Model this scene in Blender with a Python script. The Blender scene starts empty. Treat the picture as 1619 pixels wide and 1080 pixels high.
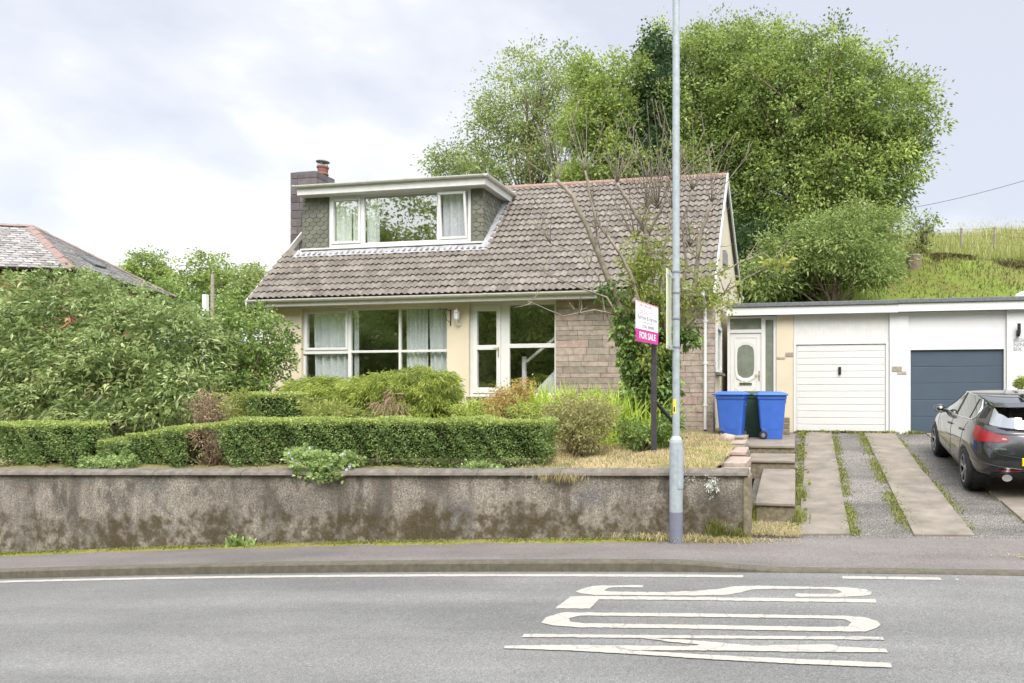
import bpy, bmesh, math, random
import numpy as np
from mathutils import Vector, Matrix
rnd = random.Random(7)
rng = np.random.default_rng(11)
S = bpy.context.scene
COL = S.collection
# ------------------------------------------------------------------ camera
FPX, CX, HY, TH = 1100.0, 1043.0, 622.0, math.atan(0.188)
CAMZ = 1.85
SN, CS = math.sin(TH), math.cos(TH)
cam = bpy.data.cameras.new('camera')
cam_o = bpy.data.objects.new('camera', cam); COL.objects.link(cam_o)
cam_o.location = (0, 0, CAMZ)
cam_o.rotation_euler = (math.pi/2, 0, TH)
cam.sensor_width = 36; cam.sensor_fit = 'HORIZONTAL'
cam.lens = 36*FPX/1619
cam.shift_x = (809.5-CX)/1619
cam.shift_y = (HY-540)/1619
cam.clip_start = 0.05; cam.clip_end = 3000
S.camera = cam_o
# ------------------------------------------------------------------ light
SUN_EL, SUN_AZ = math.radians(52), math.radians(160)   # azimuth clockwise from +Y
S.view_settings.view_transform = 'Standard'
S.view_settings.look = 'None'
S.view_settings.gamma = 1
S.view_settings.exposure = 1.08
sd = Vector((math.sin(SUN_AZ)*math.cos(SUN_EL), math.cos(SUN_AZ)*math.cos(SUN_EL), math.sin(SUN_EL)))
sun = bpy.data.lights.new('sun', 'SUN'); sun.energy = 1.9; sun.angle = math.radians(32); sun.color = (1, .93, .82)
sun_o = bpy.data.objects.new('sun', sun); COL.objects.link(sun_o)
sun_o.rotation_euler = sd.to_track_quat('Z', 'Y').to_euler()
W = bpy.data.worlds.new('World'); S.world = W; W.use_nodes = True
wt = W.node_tree; wt.nodes.clear()
def wn(t, **k):
    n = wt.nodes.new(t)
    for a, b in k.items(): setattr(n, a, b)
    return n
wo = wn('ShaderNodeOutputWorld'); bg = wn('ShaderNodeBackground'); bg.inputs[1].default_value = 0.1
sky = wn('ShaderNodeTexSky', sky_type='NISHITA'); sky.sun_disc = False
sky.sun_elevation = SUN_EL; sky.sun_rotation = SUN_AZ; sky.air_density = 1.0; sky.dust_density = 1.5
tc = wn('ShaderNodeTexCoord')
mp = wn('ShaderNodeMapping'); mp.inputs['Scale'].default_value = (1.0, 1.0, 1.9); mp.inputs['Location'].default_value = (0.35, 0.1, 0.2)
mp.inputs['Rotation'].default_value = (0.0, 0.45, 0.0)
n1 = wn('ShaderNodeTexNoise'); n1.inputs['Scale'].default_value = 1.75; n1.inputs['Detail'].default_value = 7; n1.inputs['Roughness'].default_value = .5; n1.inputs['Distortion'].default_value = 0.0
cr = wn('ShaderNodeValToRGB')
cr.color_ramp.elements[0].position = .43; cr.color_ramp.elements[0].color = (3.75, 3.92, 4.4, 1)
cr.color_ramp.elements[1].position = .575; cr.color_ramp.elements[1].color = (6.0, 5.95, 5.9, 1)
e = cr.color_ramp.elements.new(.5); e.color = (4.55, 4.65, 4.95, 1)
mx = wn('ShaderNodeMixRGB'); mx.inputs[0].default_value = .90
# brighter cloud towards the hidden sun
dt = wn('ShaderNodeVectorMath', operation='DOT_PRODUCT'); dt.inputs[1].default_value = sd
mr = wn('ShaderNodeMapRange'); mr.inputs[1].default_value = 0.0; mr.inputs[2].default_value = 1.0; mr.inputs[3].default_value = 1.0; mr.inputs[4].default_value = 3.9
ml = wn('ShaderNodeVectorMath', operation='SCALE')
L = wt.links.new
L(tc.outputs['Generated'], mp.inputs[0]); L(mp.outputs[0], n1.inputs[0]); L(n1.outputs[0], cr.inputs[0])
L(sky.outputs[0], mx.inputs[1]); L(cr.outputs[0], mx.inputs[2])
L(tc.outputs['Generated'], dt.inputs[0]); L(dt.outputs['Value'], mr.inputs[0])
L(mx.outputs[0], ml.inputs[0]); L(mr.outputs[0], ml.inputs['Scale'])
L(ml.outputs[0], bg.inputs[0]); L(bg.outputs[0], wo.inputs[0])

# ------------------------------------------------------------------ measuring helpers
def at(px, py, Y):
    """point on the vertical plane at depth Y that the photograph shows at px, py"""
    u = (px-CX)/FPX
    zc = Y/(u*SN+CS)
    return Vector((zc*(u*CS-SN), Y, CAMZ+(HY-py)/FPX*zc))
def zc_at(px, Y):
    return Y/((px-CX)/FPX*SN+CS)
def road_z(X):
    X0 = min(max(X, -14), 7)
    return .015+.038*X0-.00175*X0*X0 + (X-X0)*(.038-.0035*X0)
def at_road(px, py):
    u = (px-CX)/FPX; lo, hi = 1.5, 20
    for _ in range(50):
        zc = (lo+hi)/2
        z = CAMZ+(HY-py)/FPX*zc
        if z > road_z(zc*(u*CS-SN)): lo = zc
        else: hi = zc
    return Vector((zc*(u*CS-SN), zc*(u*SN+CS), z))
def lerp(a, b, t): return a+(b-a)*t
def sstep(a, b, x):
    t = min(max((x-a)/(b-a), 0), 1); return t*t*(3-2*t)

# ------------------------------------------------------------------ objects
ORG = {}
def props(o, label=None, cat=None, group=None, kind=None):
    if label: o['label'] = label
    if cat: o['category'] = cat
    if group: o['group'] = group
    if kind: o['kind'] = kind
    return o
def thing(name, label, cat, loc=(0, 0, 0), rotz=0, group=None):
    o = bpy.data.objects.new(name, None); COL.objects.link(o)
    o.empty_display_size = .2
    o.location = loc; o.rotation_euler = (0, 0, rotz); ORG[o.name] = Vector(loc)
    return props(o, label, cat, group)
class MB:
    def __init__(s): s.v = []; s.f = []; s.t = []
    def add(s, vs, fs, tint=.5):
        n = len(s.v); s.v += [tuple(p) for p in vs]
        for f in fs: s.f.append(tuple(i+n for i in f)); s.t.append(tint)
        return s
    def box(s, x0, x1, y0, y1, z0, z1, tint=.5):
        v = [(x, y, z) for z in (z0, z1) for y in (y0, y1) for x in (x0, x1)]
        return s.add(v, [(0, 2, 3, 1), (4, 5, 7, 6), (0, 1, 5, 4), (2, 6, 7, 3), (0, 4, 6, 2), (1, 3, 7, 5)], tint)
    def prism(s, poly, d, tint=.5):
        """polygon of 3D points swept along the vector d"""
        n = len(poly); d = Vector(d); p = [Vector(q) for q in poly]
        fs = [tuple(range(n))[::-1], tuple(range(n, 2*n))]+[(i, (i+1) % n, n+(i+1) % n, n+i) for i in range(n)]
        return s.add(p+[q+d for q in p], fs, tint)
    def bar(s, a, b, w, h, up=(0, 0, 1), tint=.5):
        a, b = Vector(a), Vector(b); d = (b-a).normalized(); up = Vector(up)
        sd_ = d.cross(up).normalized(); u2 = sd_.cross(d).normalized()
        v = [p+sd_*x*w/2+u2*y*h/2 for p in (a, b) for x, y in ((-1, -1), (1, -1), (1, 1), (-1, 1))]
        return s.add(v, [(3, 2, 1, 0), (4, 5, 6, 7), (0, 1, 5, 4), (1, 2, 6, 5), (2, 3, 7, 6), (3, 0, 4, 7)], tint)
    def tube(s, pts, rad, k=6, tint=.5, cap=True):
        pts = [Vector(p) for p in pts]; n = len(pts)
        if not hasattr(rad, '__len__'): rad = [rad]*n
        vs = []; prev = None
        for i in range(n):
            d = (pts[min(i+1, n-1)]-pts[max(i-1, 0)]).normalized()
            if prev is None:
                a = Vector((1, 0, 0)) if abs(d.x) < .9 else Vector((0, 1, 0))
                a = (a-d*a.dot(d)).normalized()
            else:
                a = prev-d*prev.dot(d)
                a = a.normalized() if a.length > 1e-6 else Vector((1, 0, 0))
            prev = a; b = d.cross(a)
            for j in range(k):
                t = 2*math.pi*j/k
                vs.append(pts[i]+(a*math.cos(t)+b*math.sin(t))*rad[i])
        fs = [(i*k+j, i*k+(j+1) % k, (i+1)*k+(j+1) % k, (i+1)*k+j) for i in range(n-1) for j in range(k)]
        if cap: fs += [tuple(range(k))[::-1], tuple(range((n-1)*k, n*k))]
        return s.add(vs, fs, tint)
    def lathe(s, prof, c, k=24, axis='z', tint=.5, cap=True):
        vs = []; c = Vector(c)
        for r, h in prof:
            for j in range(k):
                t = 2*math.pi*j/k; x, y = r*math.cos(t), r*math.sin(t)
                vs.append(c+(Vector((x, y, h)) if axis == 'z' else Vector((h, x, y)) if axis == 'x' else Vector((y, h, x))))
        n = len(prof)
        fs = [(i*k+j, i*k+(j+1) % k, (i+1)*k+(j+1) % k, (i+1)*k+j) for i in range(n-1) for j in range(k)]
        if cap: fs += [tuple(range(k))[::-1], tuple(range((n-1)*k, n*k))]
        return s.add(vs, fs, tint)
    def build(s, name, mat, parent=None, smooth=False, bevel=0, local=False, flip=False):
        o = np_obj(name, np.array(s.v, float).reshape(-1, 3), s.f, mat, parent, smooth, local=local, tint=s.t)
        if bevel:
            m = o.modifiers.new('bevel', 'BEVEL'); m.width = bevel; m.segments = 2; m.limit_method = 'ANGLE'
        return o
def np_obj(name, V, F, mat, parent=None, smooth=False, local=False, tint=None, kind=None):
    if parent is not None and not local:
        V = V-np.array(ORG[parent.name])
    me = bpy.data.meshes.new(name)
    if isinstance(F, np.ndarray):
        k = F.shape[1]; m = len(F)
        me.vertices.add(len(V)); me.vertices.foreach_set('co', V.astype(np.float32).ravel())
        me.loops.add(m*k); me.loops.foreach_set('vertex_index', F.astype(np.int32).ravel())
        me.polygons.add(m); me.polygons.foreach_set('loop_start', np.arange(0, m*k, k, dtype=np.int32))
        me.update(calc_edges=True)
    else:
        me.from_pydata([tuple(p) for p in V], [], F); me.update()
    if tint is not None:
        a = me.attributes.new('tint', 'FLOAT', 'FACE'); a.data.foreach_set('value', np.asarray(tint, dtype=np.float32))
    if smooth:
        me.polygons.foreach_set('use_smooth', np.ones(len(me.polygons), dtype=bool))
    if not isinstance(F, np.ndarray):
        bm = bmesh.new(); bm.from_mesh(me); bmesh.ops.recalc_face_normals(bm, faces=bm.faces); bm.to_mesh(me); bm.free()
    me.materials.append(mat)
    o = bpy.data.objects.new(name, me); COL.objects.link(o)
    if parent is not None:
        o.parent = parent; ORG[o.name] = ORG[parent.name] if not local else Vector((0, 0, 0))
    if kind: o['kind'] = kind
    return o
def struct(o): o['kind'] = 'structure'; return o
def stuff(o): o['kind'] = 'stuff'; return o
def text_obj(name, body, size, mat, parent, loc, rot, depth=.002, align='LEFT', sx=1, local=False, bold=0):
    cu = bpy.data.curves.new(name, 'FONT'); cu.body = body; cu.size = size; cu.extrude = depth; cu.align_x = align; cu.offset = bold
    tmp = bpy.data.objects.new(name, cu); COL.objects.link(tmp)
    dg = bpy.context.evaluated_depsgraph_get()
    me = bpy.data.meshes.new_from_object(tmp.evaluated_get(dg))
    bpy.data.objects.remove(tmp)
    M = Matrix.Translation(loc) @ rot.to_4x4() @ Matrix.Diagonal((sx, 1, 1, 1))
    me.transform(M)
    if parent is not None and not local: me.transform(Matrix.Translation(-ORG[parent.name]))
    me.materials.clear(); me.materials.append(mat)
    o = bpy.data.objects.new(name, me); COL.objects.link(o)
    if parent is not None: o.parent = parent
    return o

# ------------------------------------------------------------------ materials
MATS = {}
def nodes(name):
    m = bpy.data.materials.new(name); m.use_nodes = True
    nt = m.node_tree; b = nt.nodes['Principled BSDF']
    return m, nt, b
def ramp(nt, src, stops):
    r = nt.nodes.new('ShaderNodeValToRGB'); els = r.color_ramp.elements
    while len(els) < len(stops): els.new(.5)
    for el, (p, c) in zip(els, stops): el.position = p; el.color = (c[0], c[1], c[2], 1)
    nt.links.new(src, r.inputs[0]); return r
def noise(nt, scale, detail=6, rough=.6, sc=(1, 1, 1), dist=0):
    t = nt.nodes.new('ShaderNodeTexCoord'); mp_ = nt.nodes.new('ShaderNodeMapping'); mp_.inputs['Scale'].default_value = sc
    n = nt.nodes.new('ShaderNodeTexNoise'); n.inputs['Scale'].default_value = scale; n.inputs['Detail'].default_value = detail
    n.inputs['Roughness'].default_value = rough; n.inputs['Distortion'].default_value = dist
    nt.links.new(t.outputs['Object'], mp_.inputs[0]); nt.links.new(mp_.outputs[0], n.inputs[0]); return n
def mixc(nt, fac, a, b, mode='MIX'):
    m = nt.nodes.new('ShaderNodeMixRGB'); m.blend_type = mode
    for s, v in ((0, fac), (1, a), (2, b)):
        if isinstance(v, (int, float)): m.inputs[s].default_value = v
        elif isinstance(v, tuple): m.inputs[s].default_value = (v[0], v[1], v[2], 1)
        else: nt.links.new(v, m.inputs[s])
    return m.outputs[0]
def bump(nt, b, h, strength=.3, dist=.01):
    n = nt.nodes.new('ShaderNodeBump'); n.inputs['Strength'].default_value = strength; n.inputs['Distance'].default_value = dist
    nt.links.new(h, n.inputs['Height']); nt.links.new(n.outputs[0], b.inputs['Normal'])
def plain(name, c, rough=.5, metal=0, var=.12, scale=3, bs=0, bsc=60, coat=0, spec=.5, dirt=None):
    """painted / plastic / metal surface with faint uneven wear"""
    m, nt, b = nodes(name)
    n = noise(nt, scale, 5)
    lo = tuple(x*(1-var) for x in c); hi = tuple(min(1, x*(1+var)) for x in c)
    col = ramp(nt, n.outputs[0], [(.3, lo), (.7, hi)]).outputs[0]
    if dirt:
        n2 = noise(nt, dirt[0], 8, .7, dirt[3] if len(dirt) > 3 else (1, 1, 1))
        f = ramp(nt, n2.outputs[0], [(dirt[1], (0, 0, 0)), (dirt[1]+.22, (.75, .75, .75))]).outputs[0]
        col = mixc(nt, f, col, dirt[2])
    nt.links.new(col, b.inputs['Base Color'])
    b.inputs['Roughness'].default_value = rough; b.inputs['Metallic'].default_value = metal
    b.inputs['Coat Weight'].default_value = coat; b.inputs['Specular IOR Level'].default_value = spec
    if bs: bump(nt, b, noise(nt, bsc, 4).outputs[0], bs, .004)
    return m
LEAFK = 1.9
def leafmat(name, dark, mid, light, trans=.35, rough=.45, k=None):
    k = k or LEAFK
    dark, mid, light = [tuple(min(.75, (x*.86+sum(c)/3*.14)*k) for x in c) for c in (dark, mid, light)]
    m, nt, b = nodes(name)
    a = nt.nodes.new('ShaderNodeAttribute'); a.attribute_name = 'tint'
    col = ramp(nt, a.outputs['Fac'], [(0, dark), (.5, mid), (1, light)]).outputs[0]
    nt.links.new(col, b.inputs['Base Color']); b.inputs['Roughness'].default_value = rough; b.inputs['Specular IOR Level'].default_value = .35
    tr = nt.nodes.new('ShaderNodeBsdfTranslucent')
    hs = nt.nodes.new('ShaderNodeHueSaturation'); hs.inputs['Hue'].default_value = .485; hs.inputs['Value'].default_value = 1.45
    nt.links.new(col, hs.inputs['Color']); nt.links.new(hs.outputs[0], tr.inputs[0])
    mx_ = nt.nodes.new('ShaderNodeMixShader'); mx_.inputs[0].default_value = trans
    nt.links.new(b.outputs[0], mx_.inputs[1]); nt.links.new(tr.outputs[0], mx_.inputs[2])
    nt.links.new(mx_.outputs[0], nt.nodes['Material Output'].inputs[0])
    return m
def tintmat(name, stops, rough=.8, nscale=12, namt=.25, bs=.3, bsc=80, spots=None):
    m, nt, b = nodes(name)
    a = nt.nodes.new('ShaderNodeAttribute'); a.attribute_name = 'tint'
    col = ramp(nt, a.outputs['Fac'], stops).outputs[0]
    n = noise(nt, nscale, 8, .65)
    g = ramp(nt, n.outputs[0], [(.3, (1-namt,)*3), (.7, (1+namt*.6,)*3)]).outputs[0]
    c_ = mixc(nt, 1.0, col, g, 'MULTIPLY')
    if spots:
        for sc_, th, sc_c in spots:
            nn = noise(nt, sc_, 5, .6); c_ = mixc(nt, ramp(nt, nn.outputs[0], [(th, (0, 0, 0)), (th+.04, (.8, .8, .8))]).outputs[0], c_, sc_c)
    nt.links.new(c_, b.inputs['Base Color']); b.inputs['Roughness'].default_value = rough
    if bs: bump(nt, b, noise(nt, bsc, 6, .7).outputs[0], bs, .006)
    return m
def glassmat(name, tint=(.82, .87, .85), refl=.17):
    m, nt, b = nodes(name)
    nt.nodes.remove(b)
    t = nt.nodes.new('ShaderNodeBsdfTransparent'); t.inputs[0].default_value = (*tint, 1)
    g = nt.nodes.new('ShaderNodeBsdfGlossy'); g.inputs['Roughness'].default_value = .01; g.inputs[0].default_value = (.97, 1, .98, 1)
    lw = nt.nodes.new('ShaderNodeFresnel'); lw.inputs[0].default_value = 1.5
    ad = nt.nodes.new('ShaderNodeMath'); ad.operation = 'ADD'; ad.use_clamp = True; ad.inputs[1].default_value = refl
    geo = nt.nodes.new('ShaderNodeNewGeometry'); inv = nt.nodes.new('ShaderNodeMath'); inv.operation = 'SUBTRACT'; inv.inputs[0].default_value = 1; nt.links.new(geo.outputs['Backfacing'], inv.inputs[1])
    mu = nt.nodes.new('ShaderNodeMath'); mu.operation = 'MULTIPLY'
    nt.links.new(lw.outputs[0], ad.inputs[0]); nt.links.new(ad.outputs[0], mu.inputs[0]); nt.links.new(inv.outputs[0], mu.inputs[1])
    mx_ = nt.nodes.new('ShaderNodeMixShader')
    nt.links.new(mu.outputs[0], mx_.inputs[0]); nt.links.new(t.outputs[0], mx_.inputs[1]); nt.links.new(g.outputs[0], mx_.inputs[2])
    nt.links.new(mx_.outputs[0], nt.nodes['Material Output'].inputs[0])
    return m
# --- ground
def asphalt(name, base, spread, patch=.12, fine=110, lightc=(.42, .42, .41)):
    m, nt, b = nodes(name)
    f = noise(nt, fine, 3, .8)
    c1 = ramp(nt, f.outputs[0], [(.30, tuple(x*(1-spread) for x in base)), (.52, base), (.70, lightc)]).outputs[0]
    p = noise(nt, .55, 6, .6, (1, 2.2, 1))
    g = ramp(nt, p.outputs[0], [(.35, (1-patch,)*3), (.65, (1+patch,)*3)]).outputs[0]
    v = nt.nodes.new('ShaderNodeTexVoronoi'); v.inputs['Scale'].default_value = 70
    t = nt.nodes.new('ShaderNodeTexCoord'); nt.links.new(t.outputs['Object'], v.inputs[0])
    vv = ramp(nt, v.outputs['Color'], [(0, (.75,)*3), (1, (1.22,)*3)]).outputs[0]
    col = mixc(nt, 1, mixc(nt, 1, c1, g, 'MULTIPLY'), vv, 'MULTIPLY')
    wn_ = noise(nt, 1.0, 5, .55, (.10, 1.5, 1)); col = mixc(nt, 1, col, ramp(nt, wn_.outputs[0], [(.36, (.84,)*3), (.62, (1.10,)*3)]).outputs[0], 'MULTIPLY')
    st2 = noise(nt, 1.7, 8, .75); col = mixc(nt, ramp(nt, st2.outputs[0], [(.66, (0, 0, 0)), (.76, (.35,)*3)]).outputs[0], col, tuple(x*.45 for x in base))
    nt.links.new(col, b.inputs['Base Color']); b.inputs['Roughness'].default_value = .85
    bump(nt, b, f.outputs[0], .5, .006)
    return m
M = MATS
M['road'] = asphalt('road_asphalt', (.142, .141, .136), .42, .12, 120, (.29, .285, .275))
M['pave'] = asphalt('pavement_asphalt', (.142, .127, .118), .35, .16, 200, (.25, .23, .22))
M['drive'] = asphalt('drive_asphalt', (.105, .094, .082), .8, .35, 60, (.46, .44, .41))
M['kerb'] = plain('kerb_stone', (.095, .084, .062), .9, var=.25, scale=14, bs=.4, bsc=70, dirt=(5, .5, (.07, .065, .045)))
def cracked_paint(name):
    m, nt, b = nodes(name)
    n = noise(nt, 6, 6); col = ramp(nt, n.outputs[0], [(.3, (.325, .31, .27)), (.7, (.375, .355, .315))]).outputs[0]
    t = nt.nodes.new('ShaderNodeTexCoord'); nw = noise(nt, 9, 3); ad = nt.nodes.new('ShaderNodeVectorMath'); ad.operation = 'MULTIPLY_ADD'
    ad.inputs[1].default_value = (.12, .12, 0); nt.links.new(nw.outputs['Color'], ad.inputs[0]); nt.links.new(t.outputs['Object'], ad.inputs[2])
    v = nt.nodes.new('ShaderNodeTexVoronoi'); v.feature = 'DISTANCE_TO_EDGE'; v.inputs['Scale'].default_value = 2.6; nt.links.new(ad.outputs[0], v.inputs[0])
    col = mixc(nt, ramp(nt, v.outputs[0], [(.004, (.75,)*3), (.014, (0, 0, 0))]).outputs[0], col, (.17, .165, .16))
    w = noise(nt, 40, 4, .8); col = mixc(nt, ramp(nt, w.outputs[0], [(.57, (0, 0, 0)), (.66, (.7,)*3)]).outputs[0], col, (.22, .215, .21))
    w2 = noise(nt, 3, 7, .7, (1, 3, 1)); col = mixc(nt, ramp(nt, w2.outputs[0], [(.56, (0, 0, 0)), (.72, (.5,)*3)]).outputs[0], col, (.27, .262, .245))
    nt.links.new(col, b.inputs['Base Color']); b.inputs['Roughness'].default_value = .75; bump(nt, b, w.outputs[0], .3, .004); return m
M['concrete'] = plain('path_concrete', (.185, .162, .132), .9, var=.3, scale=3, bs=.4, bsc=90, dirt=(7, .50, (.18, .16, .125)))
M['concrete_edge'] = plain('step_edge', (.17, .145, .10), .95, var=.4, scale=18, bs=.5, bsc=60, dirt=(12, .5, (.07, .07, .03)))
M['marking'] = cracked_paint('road_paint') if True else plain('road_paint', (.60, .575, .52), .7, var=.10, scale=8, bs=.25, bsc=150, dirt=(34, .60, (.34, .34, .34)))
def pebbledash(name):
    m, nt, b = nodes(name)
    big = noise(nt, .9, 6, .62, (1, 1, 1.3)); fine = noise(nt, 48, 5, .8); mid = noise(nt, 6, 10, .78)
    c = ramp(nt, big.outputs[0], [(.30, (.075, .062, .05)), (.42, (.165, .145, .122)), (.56, (.275, .243, .205)), (.70, (.145, .137, .13))]).outputs[0]
    g = ramp(nt, fine.outputs[0], [(.34, (.32,)*3), (.5, (.95,)*3), (.66, (1.9,)*3)]).outputs[0]
    c = mixc(nt, 1, c, g, 'MULTIPLY')
    # vertical damp runs
    run = noise(nt, 2.2, 6, .6, (1, 1, .12))
    rf = ramp(nt, run.outputs[0], [(.47, (0, 0, 0)), (.66, (.75, .75, .75))]).outputs[0]
    c = mixc(nt, rf, c, (.07, .06, .048))
    bl_ = noise(nt, 2.6, 9, .75, (1, 1, .6)); bf = ramp(nt, bl_.outputs[0], [(.53, (0, 0, 0)), (.60, (.7, .7, .7))]).outputs[0]
    c = mixc(nt, bf, c, (.06, .05, .038))
    # moss in its own patches, thicker low on the wall where it stays wet
    geo = nt.nodes.new('ShaderNodeTexCoord'); sp = nt.nodes.new('ShaderNodeSeparateXYZ'); nt.links.new(geo.outputs['Object'], sp.inputs[0])
    gr = nt.nodes.new('ShaderNodeMath'); gr.operation = 'MULTIPLY_ADD'; nt.links.new(sp.outputs[0], gr.inputs[0]); gr.inputs[1].default_value = -.05; nt.links.new(sp.outputs[2], gr.inputs[2])
    mr_ = nt.nodes.new('ShaderNodeMapRange'); nt.links.new(gr.outputs[0], mr_.inputs[0])
    mr_.inputs[1].default_value = 0.05; mr_.inputs[2].default_value = .75; mr_.inputs[3].default_value = .12; mr_.inputs[4].default_value = -.25
    ad = nt.nodes.new('ShaderNodeMath'); ad.operation = 'ADD'; nt.links.new(mid.outputs[0], ad.inputs[0]); nt.links.new(mr_.outputs[0], ad.inputs[1])
    big2 = noise(nt, 1.3, 3, .5); ad2 = nt.nodes.new('ShaderNodeMath'); ad2.operation = 'MULTIPLY_ADD'; nt.links.new(big2.outputs[0], ad2.inputs[0]); ad2.inputs[1].default_value = .30; nt.links.new(ad.outputs[0], ad2.inputs[2])
    mf = ramp(nt, ad2.outputs[0], [(.70, (0, 0, 0)), (.82, (.9, .9, .9))]).outputs[0]
    mossc = ramp(nt, fine.outputs[0], [(.3, (.018, .013, .005)), (.58, (.065, .047, .018)), (.75, (.13, .105, .03))]).outputs[0]
    c = mixc(nt, mf, c, mossc)
    # lichen / efflorescence
    li = noise(nt, 7, 8, .8); lf = ramp(nt, li.outputs[0], [(.60, (0, 0, 0)), (.70, (.6, .6, .6))]).outputs[0]
    c = mixc(nt, lf, c, (.37, .34, .30))
    nt.links.new(c, b.inputs['Base Color']); b.inputs['Roughness'].default_value = .95
    h = mixc(nt, mf, fine.outputs[0], mid.outputs[0])
    bump(nt, b, h, .8, .012)
    return m
M['dash'] = pebbledash('pebbledash_render')
M['coping'] = plain('coping_stone', (.135, .118, .10), .9, var=.35, scale=10, bs=.4, bsc=60, dirt=(6, .5, (.075, .07, .05)))
M['cream'] = plain('cream_render', (.56, .495, .375), .9, var=.05, scale=2, bs=.3, bsc=130, dirt=(3, .62, (.58, .51, .39), (1, 1, .3)))
M['white'] = plain('white_upvc', (.60, .60, .59), .35, var=.025, scale=4, dirt=(7, .66, (.62, .61, .56)))
M['oldwhite'] = plain('weathered_white', (.58, .575, .555), .5, var=.06, scale=6, dirt=(8, .58, (.48, .47, .43), (1, 1, .5)))
M['gutterwhite'] = plain('gutter_plastic', (.58, .57, .54), .45, var=.07, scale=9, dirt=(14, .58, (.36, .34, .28)))
M['whitedash'] = plain('white_roughcast', (.58, .58, .585), .95, var=.05, scale=5, bs=.9, bsc=45, dirt=(3, .56, (.44, .44, .42), (1, 1, .4)))
M['whitewall'] = plain('white_painted_wall', (.57, .57, .58), .85, var=.03, scale=2, bs=.15, bsc=140, dirt=(2.2, .56, (.46, .46, .455), (1, 1, .3)))
M['felt'] = plain('roof_felt_edge', (.115, .125, .13), .8, var=.25, scale=14, bs=.3, bsc=60)
M['lead'] = plain('lead_flashing', (.33, .33, .345), .55, metal=.2, var=.25, scale=9, bs=.4, bsc=20, dirt=(12, .55, (.2, .2, .2)))
M['darktrim'] = plain('grey_trim', (.20, .205, .20), .7, var=.25, scale=10)
M['glass'] = glassmat('window_glass', (.96, .97, .97), .19)
M['cglass'] = glassmat('car_glass', (.20, .23, .225), .20)
M['obscure'] = plain('obscured_glass', (.17, .19, .155), .12, var=.2, scale=5, bs=.15, bsc=90)
M['curtain'] = plain('curtain_cloth', (.60, .63, .63), .95, var=.04, scale=3, spec=.1)
M['netcurtain'] = plain('white_curtain', (.68, .68, .71), .95, var=.03, scale=3, spec=.1)
M['inside'] = plain('interior_plaster', (.20, .19, .16), .95, var=.1, scale=1)
M['insidefloor'] = plain('interior_floor', (.16, .12, .09), .8, var=.15, scale=4)
M['navydoor'] = plain('blue_grey_door_paint', (.052, .075, .105), .45, var=.05, scale=3, bs=.05, bsc=200)
M['black'] = plain('black_paint', (.015, .015, .016), .4, var=.2)
M['blackwood'] = plain('dark_stained_post', (.035, .03, .04), .7, var=.4, scale=14, bs=.3, bsc=40)
M['brass'] = plain('brass', (.62, .47, .24), .3, metal=.9)
M['chrome'] = plain('chrome_trim', (.75, .76, .78), .12, metal=1, var=.03)
M['galv'] = plain('galvanised_steel', (.33, .37, .40), .6, metal=.2, var=.14, scale=16, bs=.06, bsc=40, dirt=(30, .64, (.36, .39, .41)))
M['lampgrey'] = plain('grey_bitumen_paint', (.155, .165, .215), .55, var=.14, scale=9, bs=.1, bsc=60)
M['yellow'] = plain('yellow_sticker', (.85, .62, .03), .5, var=.05)
M['signback'] = plain('sign_panel_back', (.62, .64, .48), .6, var=.08)
M['boardwhite'] = plain('board_white', (.82, .82, .82), .45, var=.02)
M['boardpink'] = plain('board_magenta', (.55, .022, .26), .45, var=.03)
M['boardred'] = plain('board_faded_red', (.72, .34, .36), .6, var=.05)
M['greytext'] = plain('grey_print', (.22, .22, .24), .6)
M['binblue'] = plain('blue_bin_plastic', (.04, .12, .47), .42, var=.10, scale=4, bs=.06, bsc=120, dirt=(9, .68, (.10, .16, .42)))
M['bingreen'] = plain('green_bin_plastic', (.03, .065, .042), .45, var=.12, scale=4)
M['rubber'] = plain('rubber', (.018, .018, .018), .8, var=.2)
M['bark'] = plain('bark', (.15, .115, .08), .9, var=.4, scale=7, bs=.6, bsc=26)
M['prunebark'] = plain('pruned_bark', (.21, .178, .14), .9, var=.35, scale=8, bs=.5, bsc=30, dirt=(5, .55, (.13, .125, .06)))
M['twig'] = plain('dead_twig', (.20, .14, .095), .9, var=.3, scale=9)
M['stem'] = plain('green_stem', (.10, .09, .04), .8, var=.3, scale=9)
M['postwood'] = plain('weathered_wood', (.25, .22, .18), .9, var=.3, scale=10, bs=.3)
M['wire'] = plain('cable', (.06, .06, .065), .6)
M['stone'] = tintmat('stone_cladding', [(0, (.245, .21, .17)), (.3, (.31, .265, .215)), (.55, (.36, .30, .25)), (.8, (.37, .275, .24)), (1, (.29, .265, .215))], .9, 9, .35, .45, 60)
M['mortar'] = plain('mortar', (.25, .22, .185), .95, var=.2, scale=20)
M['tile'] = tintmat('concrete_roof_tile', [(0, (.13, .112, .096)), (.5, (.172, .150, .129)), (1, (.21, .185, .158))], .9, 5, .42, .35, 90, spots=[(9, .68, (.055, .05, .035)), (16, .69, (.30, .285, .24)), (1.6, .66, (.24, .20, .165))])
M['ridge'] = plain('ridge_tile', (.24, .16, .125), .9, var=.25, scale=9, bs=.3)
M['shingle'] = tintmat('felt_shingle', [(0, (.105, .107, .083)), (.5, (.135, .136, .106)), (1, (.165, .165, .13))], .95, 40, .2, .4, 160)
M['chimney'] = tintmat('chimney_stone', [(0, (.075, .066, .07)), (.5, (.115, .10, .105)), (1, (.155, .135, .13))], .95, 9, .3, .4, 60)
M['terracotta'] = plain('terracotta', (.20, .085, .065), .85, var=.2)
M['slate'] = tintmat('roof_slate', [(0, (.14, .13, .125)), (.5, (.24, .225, .215)), (1, (.34, .325, .31))], .7, 12, .3, .25, 50)
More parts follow.
